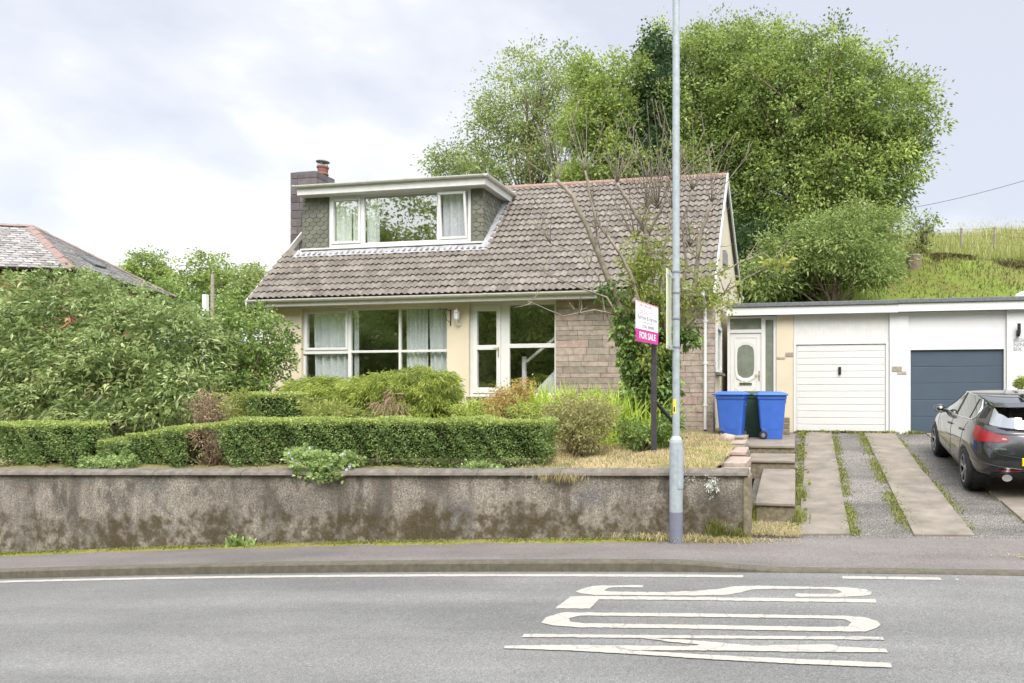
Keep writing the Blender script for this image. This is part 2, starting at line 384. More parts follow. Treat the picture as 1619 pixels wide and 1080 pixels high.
M['redridge'] = plain('red_ridge_tile', (.21, .145, .125), .85, var=.2, scale=8, bs=.2)
M['redbrick'] = plain('red_brick', (.32, .13, .08), .9, var=.25, scale=14)
# --- car
M['carpaint'] = plain('dark_grey_car_paint', (.012, .0125, .017), .25, metal=.1, var=.06, coat=1.0)
M['carblack'] = plain('car_black_plastic', (.012, .012, .013), .5)
M['tail_red'] = plain('red_lamp_lens', (.20, .004, .006), .25, coat=.2, var=.3, scale=9)
M['tail_clear'] = plain('clear_lamp_lens', (.26, .20, .20), .1, coat=1, var=.1)
M['alloy'] = plain('alloy_rim', (.36, .37, .39), .3, metal=.85)
M['plate'] = plain('number_plate_yellow', (.86, .62, .02), .4, var=.03)
# --- earth and grass
def soilmat(name, stops, scale=1.2, bs=.6):
    m, nt, b = nodes(name)
    n = noise(nt, scale, 9, .68); f = noise(nt, 35, 4, .7)
    c = ramp(nt, n.outputs[0], stops).outputs[0]
    g = ramp(nt, f.outputs[0], [(.3, (.55,)*3), (.7, (1.35,)*3)]).outputs[0]
    nt.links.new(mixc(nt, 1, c, g, 'MULTIPLY'), b.inputs['Base Color']); b.inputs['Roughness'].default_value = 1
    b.inputs['Specular IOR Level'].default_value = .1
    bump(nt, b, f.outputs[0], bs, .03)
    return m
M['earth'] = soilmat('garden_earth', [(.3, (.10, .085, .045)), (.5, (.22, .19, .10)), (.7, (.12, .13, .04))])
M['dryearth'] = soilmat('dry_mown_bank', [(.3, (.28, .22, .11)), (.5, (.40, .33, .18)), (.68, (.22, .22, .07))], 1.6)
M['hill'] = soilmat('hill_turf', [(.28, (.12, .09, .04)), (.40, (.15, .15, .045)), (.52, (.14, .185, .035)), (.64, (.165, .21, .045)), (.75, (.20, .18, .07))], .7)
M['verge'] = soilmat('mossy_verge', [(.3, (.14, .12, .06)), (.48, (.23, .21, .07)), (.62, (.15, .18, .03)), (.75, (.35, .28, .15))], 3.5)
M['grass_dry'] = leafmat('dry_grass', (.27, .22, .10), (.42, .345, .185), (.26, .27, .08), .3, .8, 1.2)
M['grass_weed'] = leafmat('weed_grass', (.10, .14, .02), (.17, .20, .03), (.27, .26, .06), .35, .7, 1.1)
M['grass_hill'] = leafmat('hill_grass', (.12, .12, .035), (.155, .19, .04), (.23, .23, .08), .35, .8, 1.05)
M['grass_field'] = leafmat('field_grass', (.16, .19, .035), (.22, .25, .055), (.36, .32, .17), .35, .8, 1.35)
G = leafmat
M['lf_big'] = G('leaf_ash', (.045, .074, .014), (.108, .155, .028), (.19, .24, .046))
M['lf_wood'] = G('leaf_wood', (.05, .075, .02), (.09, .115, .03), (.15, .165, .045), .3, .6, 4.5)
M['lf_pale'] = G('leaf_pale', (.075, .11, .02), (.125, .175, .03), (.18, .225, .04))
M['lf_grey'] = G('leaf_greyish', (.070, .10, .028), (.125, .165, .045), (.18, .215, .065))
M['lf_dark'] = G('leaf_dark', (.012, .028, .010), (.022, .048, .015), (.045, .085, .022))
M['lf_willow'] = G('leaf_willow', (.060, .092, .020), (.115, .16, .036), (.18, .225, .062))
M['lf_laurel'] = G('leaf_laurel', (.036, .062, .015), (.108, .155, .038), (.25, .29, .12), .3, .35)
M['lf_shrub'] = G('leaf_shrub', (.040, .075, .012), (.085, .14, .024), (.17, .22, .055), .3)
M['lf_hedge'] = G('leaf_hedge', (.036, .066, .016), (.10, .155, .038), (.19, .245, .07), .3, .4)
M['lf_hedgetop'] = G('leaf_hedge_lit_top', (.10, .14, .028), (.16, .205, .042), (.23, .27, .065), .3, .4)  # paler hedge leaf: the lit look of the top put into colour
M['lf_bamboo'] = G('leaf_bamboo', (.085, .12, .016), (.165, .21, .030), (.26, .30, .06), .4)
M['lf_lily'] = G('leaf_lily', (.14, .20, .02), (.22, .30, .03), (.31, .37, .05), .45)
M['lf_maple'] = G('leaf_maple', (.17, .085, .03), (.25, .17, .045), (.22, .25, .05), .35)
M['lf_olive'] = G('leaf_olive', (.10, .10, .03), (.16, .165, .045), (.23, .19, .09), .3)
M['lf_yellow'] = G('leaf_yellow', (.12, .16, .03), (.18, .22, .04), (.27, .26, .06), .4, .45, 1.4)
M['lf_brown'] = G('leaf_brown', (.12, .07, .045), (.18, .115, .075), (.17, .15, .06), .2)
M['lf_ivy'] = G('leaf_ivy', (.034, .066, .014), (.082, .14, .028), (.17, .235, .05), .3, .35)
M['lf_new'] = G('leaf_new', (.13, .18, .03), (.20, .25, .04), (.27, .30, .06), .45, .45, 1.3)
M['lf_geranium'] = G('leaf_geranium', (.075, .12, .030), (.14, .20, .055), (.22, .28, .10), .35)
M['petal'] = G('petal_blue', (.22, .16, .52), (.30, .24, .62), (.36, .30, .70), .3)
M['lf_silver'] = G('leaf_silver', (.24, .25, .22), (.36, .37, .33), (.48, .48, .43), .2)
M['turf_brown'] = G('turf_brown', (.10, .075, .035), (.17, .15, .045), (.20, .23, .05), .2, .9, 1.0)
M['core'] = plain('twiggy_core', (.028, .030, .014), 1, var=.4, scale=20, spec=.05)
# ================================================================== foliage tools
def leaf_arrays(P, D, size, width, tint, fold=.25, droop=.2, R=None):
    """one folded four-vertex leaf per point: P base, D direction"""
    n = len(P); R = R or rng
    D = D/np.maximum(np.linalg.norm(D, axis=1, keepdims=True), 1e-6)
    r = R.normal(size=(n, 3)); s = np.cross(D, r); s /= np.maximum(np.linalg.norm(s, axis=1, keepdims=True), 1e-6)
    u = np.cross(s, D)
    ln = (size*R.uniform(.65, 1.25, n))[:, None]; wd = ln*width/2
    V = np.empty((n, 4, 3))
    V[:, 0] = P
    V[:, 1] = P+D*ln*.45+s*wd+u*wd*fold
    V[:, 2] = P+D*ln-u*ln*droop*.0+np.array([0, 0, -1.])*ln*droop
    V[:, 3] = P+D*ln*.45-s*wd+u*wd*fold
    F = np.arange(n*4).reshape(n, 4)
    T = np.concatenate([F[:, [0, 1, 2]], F[:, [0, 2, 3]]])
    t = np.concatenate([tint, tint])
    return V.reshape(-1, 3), T, t
def foliage(name, P, D, size, width, tint, mat, parent, fold=.25, droop=.2):
    V, T, t = leaf_arrays(P, D, size, width, np.clip(tint, 0, 1), fold, droop)
    return np_obj(name, V, T, mat, parent, tint=t)
def blob_points(blobs, nclump, per, rclump, shell=.55, up=.25):
    """leaf clumps through the volume of a set of ellipsoids, denser towards the outside"""
    vol = np.array([max(b[1][0]*b[1][1]*b[1][2], 1e-4)**.8 for b in blobs]); vol /= vol.sum()
    P, D, T, C = [], [], [], []
    which = rng.choice(len(blobs), nclump, p=vol)
    for i in which:
        c, r = blobs[i][0], blobs[i][1]
        d = rng.normal(size=3); d /= np.linalg.norm(d)
        q = shell+(1-shell)*rng.random()**.6
        if rng.random() < .2: q *= rng.random()**.5
        cen = np.array(c)+d*np.array(r)*q
        k = max(2, int(per*rng.uniform(.5, 1.5)))
        rc = rclump*rng.uniform(.6, 1.35)
        off = rng.normal(size=(k, 3))*rc*np.array([.5, .5, .34])
        P.append(cen+off)
        dd = off/rc*.8+d*.6+rng.normal(size=(k, 3))*.55+np.array([0, 0, up])
        D.append(dd)
        T.append(np.full(k, rng.normal(.46, .26))+rng.normal(0, .13, k)); C.append(cen)
    return np.concatenate(P), np.concatenate(D), np.concatenate(T), np.array(C)
def pxblob(px, py, Y, rx, ry, ry_depth=None):
    c = at(px, py, Y); k = zc_at(px, Y)/FPX
    return (tuple(c), (rx*k, (ry_depth if ry_depth else min(rx, ry)*k*1.0), ry*k))
def limb(mb, a, b, r0, r1, n=6, wob=.06, sag=.0, k=6, R=rnd):
    a, b = Vector(a), Vector(b); L_ = (b-a).length; pts = []; rad = []
    o1 = Vector((R.gauss(0, 1), R.gauss(0, 1), R.gauss(0, .5)))*wob*L_; o2 = Vector((R.gauss(0, 1), R.gauss(0, 1), R.gauss(0, .5)))*wob*L_*.5
    for i in range(n+1):
        t = i/n
        pts.append(a.lerp(b, t)+o1*math.sin(math.pi*t)+o2*math.sin(2*math.pi*t)+Vector((0, 0, sag*L_*math.sin(math.pi*t)))); rad.append(lerp(r0, r1, t**.8))
    mb.tube(pts, rad, k); return pts
def tree(name, label, cat, base, blobs, mat, nclump, per, rclump, size, width=.5, r0=.2, lean=None, group=None, shell=.5, limbs=36, bark='bark', up=.15, droop=.25, fork=.35):
    base = Vector(base)
    o = thing(name, label, cat, base, group=group)
    P, D, T, C = blob_points(blobs, nclump, per, rclump, shell, up)
    mb = MB(); cen = Vector(np.mean([b[0] for b in blobs], axis=0)); top = max(b[0][2]+b[1][2]*.5 for b in blobs)
    apex = Vector((cen.x, cen.y, lerp(base.z, top, .85)))
    trunk = limb(mb, base-Vector((0, 0, .3)), apex, r0, r0*.2, 10, .03, k=8)
    idx = rng.permutation(len(C))[:limbs]
    for j in idx:
        c = Vector(C[j]); t = rnd.uniform(fork, .85)
        a = trunk[min(10, max(2, int(t*10)))]
        if c.z < a.z: a = trunk[min(10, max(2, int(fork*10)))]
        pts = limb(mb, a, c, r0*.28, r0*.03, 7, .07, .06, 5)
        for _ in range(3):
            q = C[rng.integers(len(C))]; best = Vector(q)
            if (best-pts[4]).length < 3.0*rclump+1.0: limb(mb, pts[4], best, r0*.09, r0*.02, 4, .08, k=4)
    mb.build('trunk', M[bark], o, smooth=True)
    foliage('crown', P, D, size, width, T, M[mat], o, droop=droop)
    return o
def shrub(name, label, cat, base, blobs, mat, nclump, per, rclump, size, width=.5, group=None, shell=.55, stems=9, stemmat='stem', up=.3, droop=.25, r=.018, core=0):
    base = Vector(base); o = thing(name, label, cat, base, group=group)
    P, D, T, C = blob_points(blobs, nclump, per, rclump, shell, up)
    mb = MB()
    for j in rng.permutation(len(C))[:stems]:
        limb(mb, base+Vector((rnd.gauss(0, .06), rnd.gauss(0, .06), -.05)), Vector(C[j]), r, r*.25, 6, .08, .05, 5)
    mb.build('stem', M[stemmat], o, smooth=True)
    foliage('foliage', P, D, size, width, T, M[mat], o, droop=droop)
    return o
def blades(name, P, h, lean, w, mat, parent=None, tint=None, kind=None, curve=.35):
    """grass: a bent three-vertex-pair blade per point"""
    n = len(P); a = rng.uniform(0, 2*np.pi, n); hh = h*rng.uniform(.5, 1.3, n) if np.isscalar(h) else h
    ln = lean*rng.uniform(.2, 1.2, n)
    d = np.stack([np.cos(a), np.sin(a), np.zeros(n)], 1); s = np.stack([-np.sin(a), np.cos(a), np.zeros(n)], 1)*(w*rng.uniform(.7, 1.3, n)/2)[:, None]
    z = np.array([0, 0, 1.])
    m_ = P+d*(hh*ln*.35)[:, None]+z*(hh*.6)[:, None]
    t_ = P+d*(hh*ln)[:, None]+z*(hh*(1-curve*ln))[:, None]
    V = np.stack([P-s, P+s, m_-s*.8, m_+s*.8, t_], 1).reshape(-1, 3)
    I = np.arange(n)[:, None]*5
    F = np.concatenate([I+np.array([0, 1, 3]), I+np.array([0, 3, 2]), I+np.array([2, 3, 4])])
    t = rng.uniform(0, 1, n) if tint is None else tint
    return np_obj(name, V, F, M[mat], parent, tint=np.concatenate([t, t, t]), kind=kind)
def box_hedge(name, label, X0, X1, Y0, Y1, zb, zt, n, size=.034, dead=None, group=None, rightgap=0, mat='lf_hedge', matt='lf_hedgetop'):
    """clipped hedge: zb, zt functions of X"""
    o = thing(name, label, 'hedge', ((X0+X1)/2, (Y0+Y1)/2, zb((X0+X1)/2)), group=group)
    mb = MB(); nx = max(4, int((X1-X0)/.25))
    for i in range(nx):
        a, b = lerp(X0+.12, X1-.12, i/nx), lerp(X0+.12, X1-.12, (i+1)/nx)
        if dead and dead[0] < (a+b)/2 < dead[1]: continue
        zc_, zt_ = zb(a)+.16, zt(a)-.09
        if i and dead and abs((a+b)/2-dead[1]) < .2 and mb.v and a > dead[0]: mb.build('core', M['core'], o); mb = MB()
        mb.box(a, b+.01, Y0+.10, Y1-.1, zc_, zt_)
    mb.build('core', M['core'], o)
    st = MB()
    for i in range(int((X1-X0)*7)):
        x = rnd.uniform(X0+.05, X1-.05); y = rnd.uniform(Y0+.12, Y1-.1); z = zb(x)
        limb(st, (x, y, z-.05), (x+rnd.gauss(0, .12), y-rnd.uniform(-.05, .15), z+rnd.uniform(.25, .5)), .012, .004, 4, .08, k=4)
    st.build('stem', M['twig'], o)
    P, D, T, top = [], [], [], []
    area_f = (X1-X0)*.8; area_t = (X1-X0)*(Y1-Y0); area_e = .8*(Y1-Y0)
    tot = area_f*1.0+area_t+area_e*2+area_f*.25
    def put(k, fn, nrm, istop=False):
        for _ in range(k):
            x, y, z = fn()
            if dead and dead[0] < x < dead[1] and rnd.random() < (.93 if z < zt(x)-.1 else .35): continue
            h = (z-zb(x))/(zt(x)-zb(x))
            wob = .05*math.sin(x*5.1+z*3)+.03*math.sin(x*13+z*11+1)+.02*math.sin(x*29+z*23)
            if not istop and h < .22 and rnd.random() < .68-.5*(math.sin(x*6.3)+math.sin(x*11.1+2))*.4-h*1.2: continue
            P.append((x+nrm[0]*wob, y+nrm[1]*wob, z+nrm[2]*wob*.4))
            D.append((nrm[0]*.7+rnd.gauss(0, .6), nrm[1]*.7+rnd.gauss(0, .6), nrm[2]*.8+rnd.gauss(0, .6)+.15))
            T.append(rnd.gauss(.42, .2)+.16*math.sin(x*7+z*9)*math.sin(x*3.3-z*5)); top.append(h > .90+rnd.gauss(0, .035))
    put(int(n*area_f/tot), lambda: (lambda x: (x, Y0+abs(rnd.gauss(0, .045)), lerp(zb(x)-.02, zt(x), rnd.random())))(rnd.uniform(X0, X1)), (0, -1, 0))
    put(int(n*area_t/tot), lambda: (lambda x: (x, rnd.uniform(Y0, Y1), zt(x)-abs(rnd.gauss(0, .03))))(rnd.uniform(X0, X1)), (0, 0, 1), True)
    for xe, nr in ((X0, -1), (X1, 1)):
        put(int(n*area_e/tot), lambda: (xe-nr*abs(rnd.gauss(0, .045)), rnd.uniform(Y0, Y1), lerp(zb(xe)-.02, zt(xe), rnd.random())), (nr, 0, 0))
    put(int(n*area_f*.25/tot), lambda: (lambda x: (x, Y1-abs(rnd.gauss(0, .045)), lerp(zb(x), zt(x), rnd.random())))(rnd.uniform(X0, X1)), (0, 1, 0))
    P, D, T, top = map(np.array, (P, D, T, top))
    foliage('foliage', P[~top], D[~top], size, .62, T[~top], M[mat], o, droop=.1)
    foliage('lit_top_leaves', P[top], D[top], size, .62, T[top]+.1, M[matt], o, droop=.05)  # leaves of the top band coloured paler, as if lit from above
    return o
# ================================================================== the setting
def wall_top(X): return lerp(.687, .914, (X+11.6)/11.0)
GEND = -.55
def garden_z(X, Y):
    zh = np.interp(X, [-13, -9, -5.5, -3, -1.5, -.8], [1.62, 1.55, 1.30, 1.10, 1.02, .93])
    t = min(max((Y-8.6)/6.0, 0), 1.05)
    return lerp(wall_top(X)-.03, zh, t**.85)
def drive_z(X, Y):
    f = road_z(X)+.10
    return lerp(f, .93, min(max((Y-8.5)/8.3, 0), 1)**1.12)
def sk(X, Y): return X+.03*(Y-8.5)          # the drive runs a touch to the right
def sheet(name, xs, ys, zf, mat, parent=None, skew=False, tint=None):
    V = [((sk(x, y) if skew else x), y, zf(sk(x, y) if skew else x, y)) for y in ys for x in xs]
    n = len(xs); F = [(j*n+i, j*n+i+1, (j+1)*n+i+1, (j+1)*n+i) for j in range(len(ys)-1) for i in range(n-1)]
    return np_obj(name, np.array(V), F, mat, parent, smooth=True)
lin = lambda a, b, n: list(np.linspace(a, b, n))
# terrain: one sheet out to the horizon, hill behind the houses
def hill(X, Y):
    wob = .22*math.sin(X*.37+1)*math.sin(Y*.41)+.12*math.sin(X*1.1+Y*.7)
    h = float(np.interp(Y, [20.2, 22.5, 25, 29, 31, 38, 60, 120, 400, 1500], [.6, 2.4, 4.6, 7.1, 7.6, 9.75, 13.0, 20, 40, 60]))
    crease = -.07*(X-6)*sstep(25, 29, Y)*(1-sstep(31, 38, Y)) if X > 0 else 0
    k = lerp(.5, 1, sstep(-22, -4, X))
    return (h+crease)*k+(wob if Y > 22 else 0)
def terrain(X, Y):
    if Y < 20.2:
        return min(road_z(X), 3)-.35 if Y > -14 else min(road_z(X), 3)-.35+min(.62*(-14-Y), 24)
    return hill(X, Y)
xs = sorted(set([-1500, -700, -400, -250, -160, -110, -80]+lin(-60, -20, 21)+lin(-19, 34, 90)+lin(36, 60, 9)+[80, 120, 200, 400, 900, 1500]))
ys = sorted(set([-600, -200, -80]+lin(-40, -10, 13)+lin(-6, 18, 9)+[20.19]+lin(20.2, 44, 60)+[48, 55, 65, 80, 110, 150, 250, 400, 800, 1500]))
struct(sheet('hillside', xs, ys, terrain, M['hill']))
# road, kerb, pavement
rx = lin(-60, -16, 12)+lin(-14, 8, 56)+lin(10, 60, 12)
road = struct(sheet('road', rx, lin(-3.2, 7.24, 3), lambda x, y: road_z(x), M['road']))
def edge_line(x0, x1, y=7.07, w=.095, ragged=.006):
    mb = MB(); n = max(2, int((x1-x0)/.08)); a = []
    for i in range(n+1):
        x = lerp(x0, x1, i/n); a.append([(x, y+s*w/2+rnd.uniform(-ragged, ragged), road_z(x)+.004) for s in (-1, 1)])
    for p, q in zip(a, a[1:]): mb.add([p[0], q[0], q[1], p[1]], [(0, 1, 2, 3)])
    mb.build('edge_line', M['marking'], road)
ORG['road'] = Vector((0, 0, 0))
edge_line(-60, -.47); edge_line(.5, 1.42); edge_line(-60, 60, -2.6)
# worn dash to the right of the second line
mb = MB()
for x in (1.55,): mb.box(x, x+.03, 7.05, 7.09, road_z(x)+.001, road_z(x)+.004)
mb.build('edge_line', M['marking'], road)
# SLOW, read by a driver coming from the left; outlines measured on the road plane
def mark(polys, dz):
    mb = MB()
    for k, (outer, hole) in enumerate(polys):
        def w(p): q = at_road(760+p[0]/2.188, 880+p[1]/2.188); return Vector((q.x, q.y, road_z(q.x)+dz+k*.0008))
        bm = bmesh.new()
        def dens(pts):
            out = []
            for a, b in zip(pts, pts[1:]+pts[:1]):
                n = max(1, int(math.dist(a, b)/14))
                for i in range(n):
                    t = i/n; j = 1.1
                    out.append((lerp(a[0], b[0], t)+rnd.uniform(-j, j)*1.5, lerp(a[1], b[1], t)+rnd.uniform(-j, j)*.7))
            return out
        es = []
        for loop in [outer]+([hole] if hole else []):
            vs = [bm.verts.new(w(p)) for p in dens(loop)]
            es += [bm.edges.new((vs[i], vs[(i+1) % len(vs)])) for i in range(len(vs))]
        bmesh.ops.triangle_fill(bm, edges=es, use_beauty=True)
        bm.verts.index_update()
        mb.add([v.co for v in bm.verts], [tuple(v.index for v in f.verts) for f in bm.faces]); bm.free()
    o = mb.build('slow_marking', M['marking'], road)
    for p in o.data.polygons:
        if p.normal.z < 0: p.flip()
    return o
S_ = [(562,100),(420,101),(385,104),(350,113),(326,121),(345,129),(400,134),(560,135),(740,136),(850,134),(900,125),(940,115),(1000,113),(1180,113),(1235,117),(1250,124),(1235,130),(1210,131),(1095,129),(1085,135),(1095,140),(1200,141),(1310,139),(1350,133),(1353,124),(1330,114),(1270,108),(1100,105),(960,102),(880,104),(820,113),(740,120),(650,124),(560,124),(440,122),(425,118),(440,110),(480,107),(560,108)]
L_ = [(312,139),(400,138),(1365,149),(1368,161),(700,152),(408,150),(378,182),(256,181)]
O_ = [(282,195),(700,198),(1260,207),(1330,212),(1370,225),(1383,238),(1370,250),(1330,262),(1100,259),(700,251),(340,247),(250,241),(208,230),(225,212)]
OH = [(345,206),(700,210),(1200,217),(1262,220),(1280,230),(1272,243),(1200,246),(800,239),(360,233),(310,228),(306,216)]
W1 = [(150,270),(560,274),(1390,280),(1396,291),(900,287),(560,284),(142,281)]
W2 = [(560,284.5),(700,290),(800,298),(940,311),(1210,306),(1240,314),(1405,323),(1410,335),(1100,333),(900,329),(780,326),(620,324),(520,326),(700,316),(760,308),(640,296)]
W3 = [(85,311),(300,309),(520,311),(780,315),(900,329),(520,327),(780,345),(1100,358),(1418,371),(1424,388),(1100,375),(780,358),(520,340),(300,328),(80,321)]
W3 = [(85,311),(300,309),(520,311),(780,315),(900,329.5),(700,328),(520,327.5),(780,343),(1100,358),(1418,371),(1424,388),(1100,375),(780,358),(520,340),(300,328),(80,321)]
mark([(S_, None), (L_, None), (O_, OH), (W1, None), (W2, None), (W3, None)], .004)
# kerb stones and pavement
def kh(X): return lerp(.105, .025, sstep(-1.35, .05, X))
def pave_z(X, Y): return road_z(X)+lerp(kh(X), .105, sstep(7.36, 8.3, Y))+.0
mb = MB(); x = -60
while x < 60:
    L0 = .915; a, b = x+.0012, x+L0-.0012
    n = 3 if -16 < x < 8 else 1
    for i in range(n):
        p, q = lerp(a, b, i/n), lerp(a, b, (i+1)/n)
        prof = lambda X: [(X, 7.235, road_z(X)-.06), (X, 7.24, road_z(X)+kh(X)-.018), (X, 7.256, road_z(X)+kh(X)), (X, 7.36, road_z(X)+kh(X)+.004), (X, 7.36, road_z(X)-.06)]
        P0, P1 = prof(p), prof(q)
        fs = [(j, j+1, 6+j-1+1-1+0, 0) for j in ()]
        mb.add(P0+P1, [(j, (j+1) % 5, 5+(j+1) % 5, 5+j) for j in range(5)]+[(4, 3, 2, 1, 0), (5, 6, 7, 8, 9)])
    x += L0
kerb = struct(mb.build('kerb', M['kerb'], bevel=0))
pv = struct(sheet('pavement', rx, lin(7.36, 8.46, 8), pave_z, M['pave']))
struct(sheet('far_pavement', rx, lin(-5.2, -3.21, 3), lambda x, y: road_z(x)+.09, M['pave']))
# garden ground behind the wall
struct(sheet('garden_ground', lin(-40, -13.2, 12)+lin(-13, -.93, 50), lin(8.56, 20.0, 46), lambda x, y: garden_z(max(x, -14), y)+.03*math.sin(x*3.1+y)*math.sin(y*2.7), M['earth']))
bankz = lambda x, y: garden_z(x, y)+.015+.035*math.sin(x*4.1+y*1.3)*math.sin(y*3.7)+.02*math.sin(x*9)
bank = struct(sheet('grass_bank', lin(-3.3, -.93, 22), lin(8.60, 14.0, 34), bankz, M['dryearth']))
# drive: concrete wheel tracks and asphalt between
dy = lin(8.46, 16.79, 40)
struct(sheet('driveway', lin(-.6, 12, 40), dy, lambda x, y: drive_z(x, y)-.005, M['drive']))
struct(sheet('right_ground', lin(12, 60, 10), lin(8.46, 20.2, 6), lambda x, y: lerp(road_z(x)+.1, 1.2, (y-8.46)/11.7), M['hill']))
def track(x0, x1, Y0, lens):
    mb = MB(); y = Y0
    for L1 in lens:
        a, b = y+.008, min(y+L1, 16.75)-.008
        v = []
        for yy in (a, b):
            for xx in (x0+rnd.uniform(-.015, .015), x1+rnd.uniform(-.015, .015)):
                X = sk(xx, yy); v.append((X, yy, drive_z(X, yy)+.022))
        lo = [(p[0], p[1], p[2]-.05) for p in v]
        mb.add(v+lo, [(0, 1, 3, 2), (4, 6, 7, 5), (0, 4, 5, 1), (1, 5, 7, 3), (3, 7, 6, 2), (2, 6, 4, 0)])
        y += L1
        if y > 16.7: break
    return struct(mb.build('concrete_track', M['concrete'], bevel=.008))
track(.10, .70, 8.62, [1.0, 1.6, 1.2, 2.3, 2.3])
track(1.44, 2.10, 8.60, [1.3, 2.4, 2.3, 2.4])
track(2.80, 3.5, 8.9, [1.5, 1.4, 2.2, 2.4, .9])
track(4.3, 5.0, 8.9, [2.0, 1.9, 2.2, 2.4])
# weeds along the joints of the drive
def strip_pts(n, fx, y0, y1, sp, zf=drive_z):
    out = []
    while len(out) < n:
        y = rnd.uniform(y0, y1)
        if math.sin(y*2.3+fx*7)+.7*math.sin(y*5.1+fx*3)+.5*math.sin(y*13)+rnd.gauss(0, .6) < -.55: continue
        x = sk(fx+rnd.gauss(0, sp), y); out.append((x, y, zf(x, y)))
    return np.array(out)
P = np.concatenate([strip_pts(2300, .05, 8.8, 16.7, .07), strip_pts(2400, .74, 8.6, 16.6, .05), strip_pts(3600, 1.41, 8.55, 16.6, .075), strip_pts(900, 2.14, 8.9, 16, .045),
                    strip_pts(250, 2.78, 9.2, 16, .03), strip_pts(200, 4.2, 9.2, 12, .03)])
blades('driveway_weeds', P, .040, 1.2, .012, 'grass_weed', kind='stuff')
Pw = np.array([(rnd.uniform(.1, 3.0), 16.72-abs(rnd.gauss(0, .06)), .93) for _ in range(500)])
Pl = np.concatenate([strip_pts(160, .06, 8.9, 16.6, .06), Pw[:220]])
V, T, t = leaf_arrays(Pl, rng.normal(size=(len(Pl), 3))*.6+np.array([0, 0, .8]), .09, .6, rng.uniform(.2, 1, len(Pl)))
stuff(np_obj('driveway_leafy_weeds', V, T, M['grass_weed'], tint=t))
# verge at the foot of the wall
struct(sheet('verge', lin(-18, -.45, 90), [8.20, 8.26, 8.33, 8.41], lambda x, y: pave_z(x, y)+.012*sstep(8.19+.05*math.sin(x*3)+.04*math.sin(x*7.7), 8.3, y)-.004+.012*sstep(8.3, 8.41, y), M['verge']))
P = np.array([(x, 8.40-abs(rnd.gauss(0, .055)), pave_z(x, 8.35)) for x in (rnd.uniform(-13, -.6) for _ in range(5200)) if math.sin(x*2.1)+math.sin(x*5.3+1) > rnd.gauss(-.7, .8)])
stuff(blades('verge_grass', P, .05, 1.1, .010, 'grass_weed'))
P = np.array([(-.95+rnd.gauss(0, .5), 8.36-abs(rnd.gauss(0, .09)), pave_z(-.9, 8.3)) for _ in range(900)]+[(rnd.uniform(-.5, .12), rnd.uniform(8.45, 9.15), drive_z(-.2, 8.8)+.01) for _ in range(1300)])
stuff(blades('dried_clippings', P, .09, 2.0, .007, 'grass_dry', curve=.45))
P = np.array([(rnd.gauss(2.75, .25), rnd.gauss(7.75, .04), pave_z(2.7, 7.75)) for _ in range(420)])
stuff(blades('strewn_clippings', P, .04, 2.2, .006, 'grass_dry', curve=.45))
# mown dry grass of the bank
P = []
while len(P) < 15000:
    x, y = rnd.uniform(-3.5, -.93), rnd.uniform(8.64, 13.5)
    P.append((x, y, bankz(x, y)-.01))
stuff(blades('bank_grass', np.array(P), .085, 1.5, .009, 'grass_dry', curve=.4, tint=np.clip(rng.normal(.42, .22, len(P))+np.array([.45*(math.sin(p[0]*3+p[1]*2)*math.sin(p[1]*2.3) > .45) for p in P]), 0, 1)))
# hill grass
P = []
while len(P) < 16000:
    x, y = rnd.uniform(4, 22), rnd.uniform(22, 31)
    P.append((x, y, hill(x, y)-.02))
stuff(blades('hillside_grass', np.array(P), .17, .9, .035, 'grass_hill'))
P = []
while len(P) < 22000:
    x, y = rnd.uniform(4, 27), rnd.uniform(30.5, 40)
    P.append((x, y, hill(x, y)-.03))
stuff(blades('long_field_grass', np.array(P), .62, .45, .026, 'grass_field', tint=np.clip(rng.normal(.5, .25, len(P)), 0, 1)))
# broken turf edge along the top of the cut bank
P = []
for i in range(5200):
    t = rnd.random(); y = 28.9+rnd.gauss(0, .22)+.35*math.sin(t*23); x = lerp(5.5, 20, t)
    if math.sin(t*37)+math.sin(t*71+1) > -.2: P.append((x, y, hill(x, y)-.02))
P = P[:2600]
stuff(blades('turf_edge', np.array(P), .20, 1.2, .05, 'turf_brown'))
# seed heads
P = np.array([(x, y, hill(x, y)+rnd.uniform(.55, .95)) for x, y in ((rnd.uniform(8, 27), rnd.uniform(34, 40)) for _ in range(2600))])
V, T, t = leaf_arrays(P, rng.normal(size=(len(P), 3))*.35+np.array([0, 0, 1]), .13, .22, rng.uniform(.7, 1, len(P)))
stuff(np_obj('grass_seed_heads', V, T, M['grass_field'], tint=t))
# ---------------------------------------------------------------- retaining wall
wl = thing('garden_wall', 'long low pebbledashed retaining wall with moss below and rounded coping, behind the pavement', 'wall', (-6, 8.55, .1))
mb = MB(); xs_ = lin(-40, -16, 8)+lin(-15, -.56, 50)
fr = [(x, 8.42, pave_z(x, 8.41)-.1) for x in xs_]; ft = [(x, 8.42, wall_top(max(x, -16))-.05) for x in xs_]
bk = [(x, 8.62, pave_z(x, 8.41)-.1) for x in xs_]; bt = [(x, 8.62, wall_top(max(x, -16))-.05) for x in xs_]
n = len(xs_)
mb.add(fr+ft+bk+bt, [(i, i+1, n+i+1, n+i) for i in range(n-1)]+[(2*n+i+1, 2*n+i, 3*n+i, 3*n+i+1) for i in range(n-1)]+[(n+i, n+i+1, 3*n+i+1, 3*n+i) for i in range(n-1)]+[(n-1, 3*n-1, 4*n-1, 2*n-1), (0, n, 3*n, 2*n)])
mb.build('wall', M['dash'], wl)
mb = MB().box(-.56, -.47, 8.40, 8.75, pave_z(-.5, 8.4)-.1, wall_top(-.5)-.055)
mb.build('end_post', M['concrete_edge'], wl, bevel=.015)
mb = MB(); x = -40
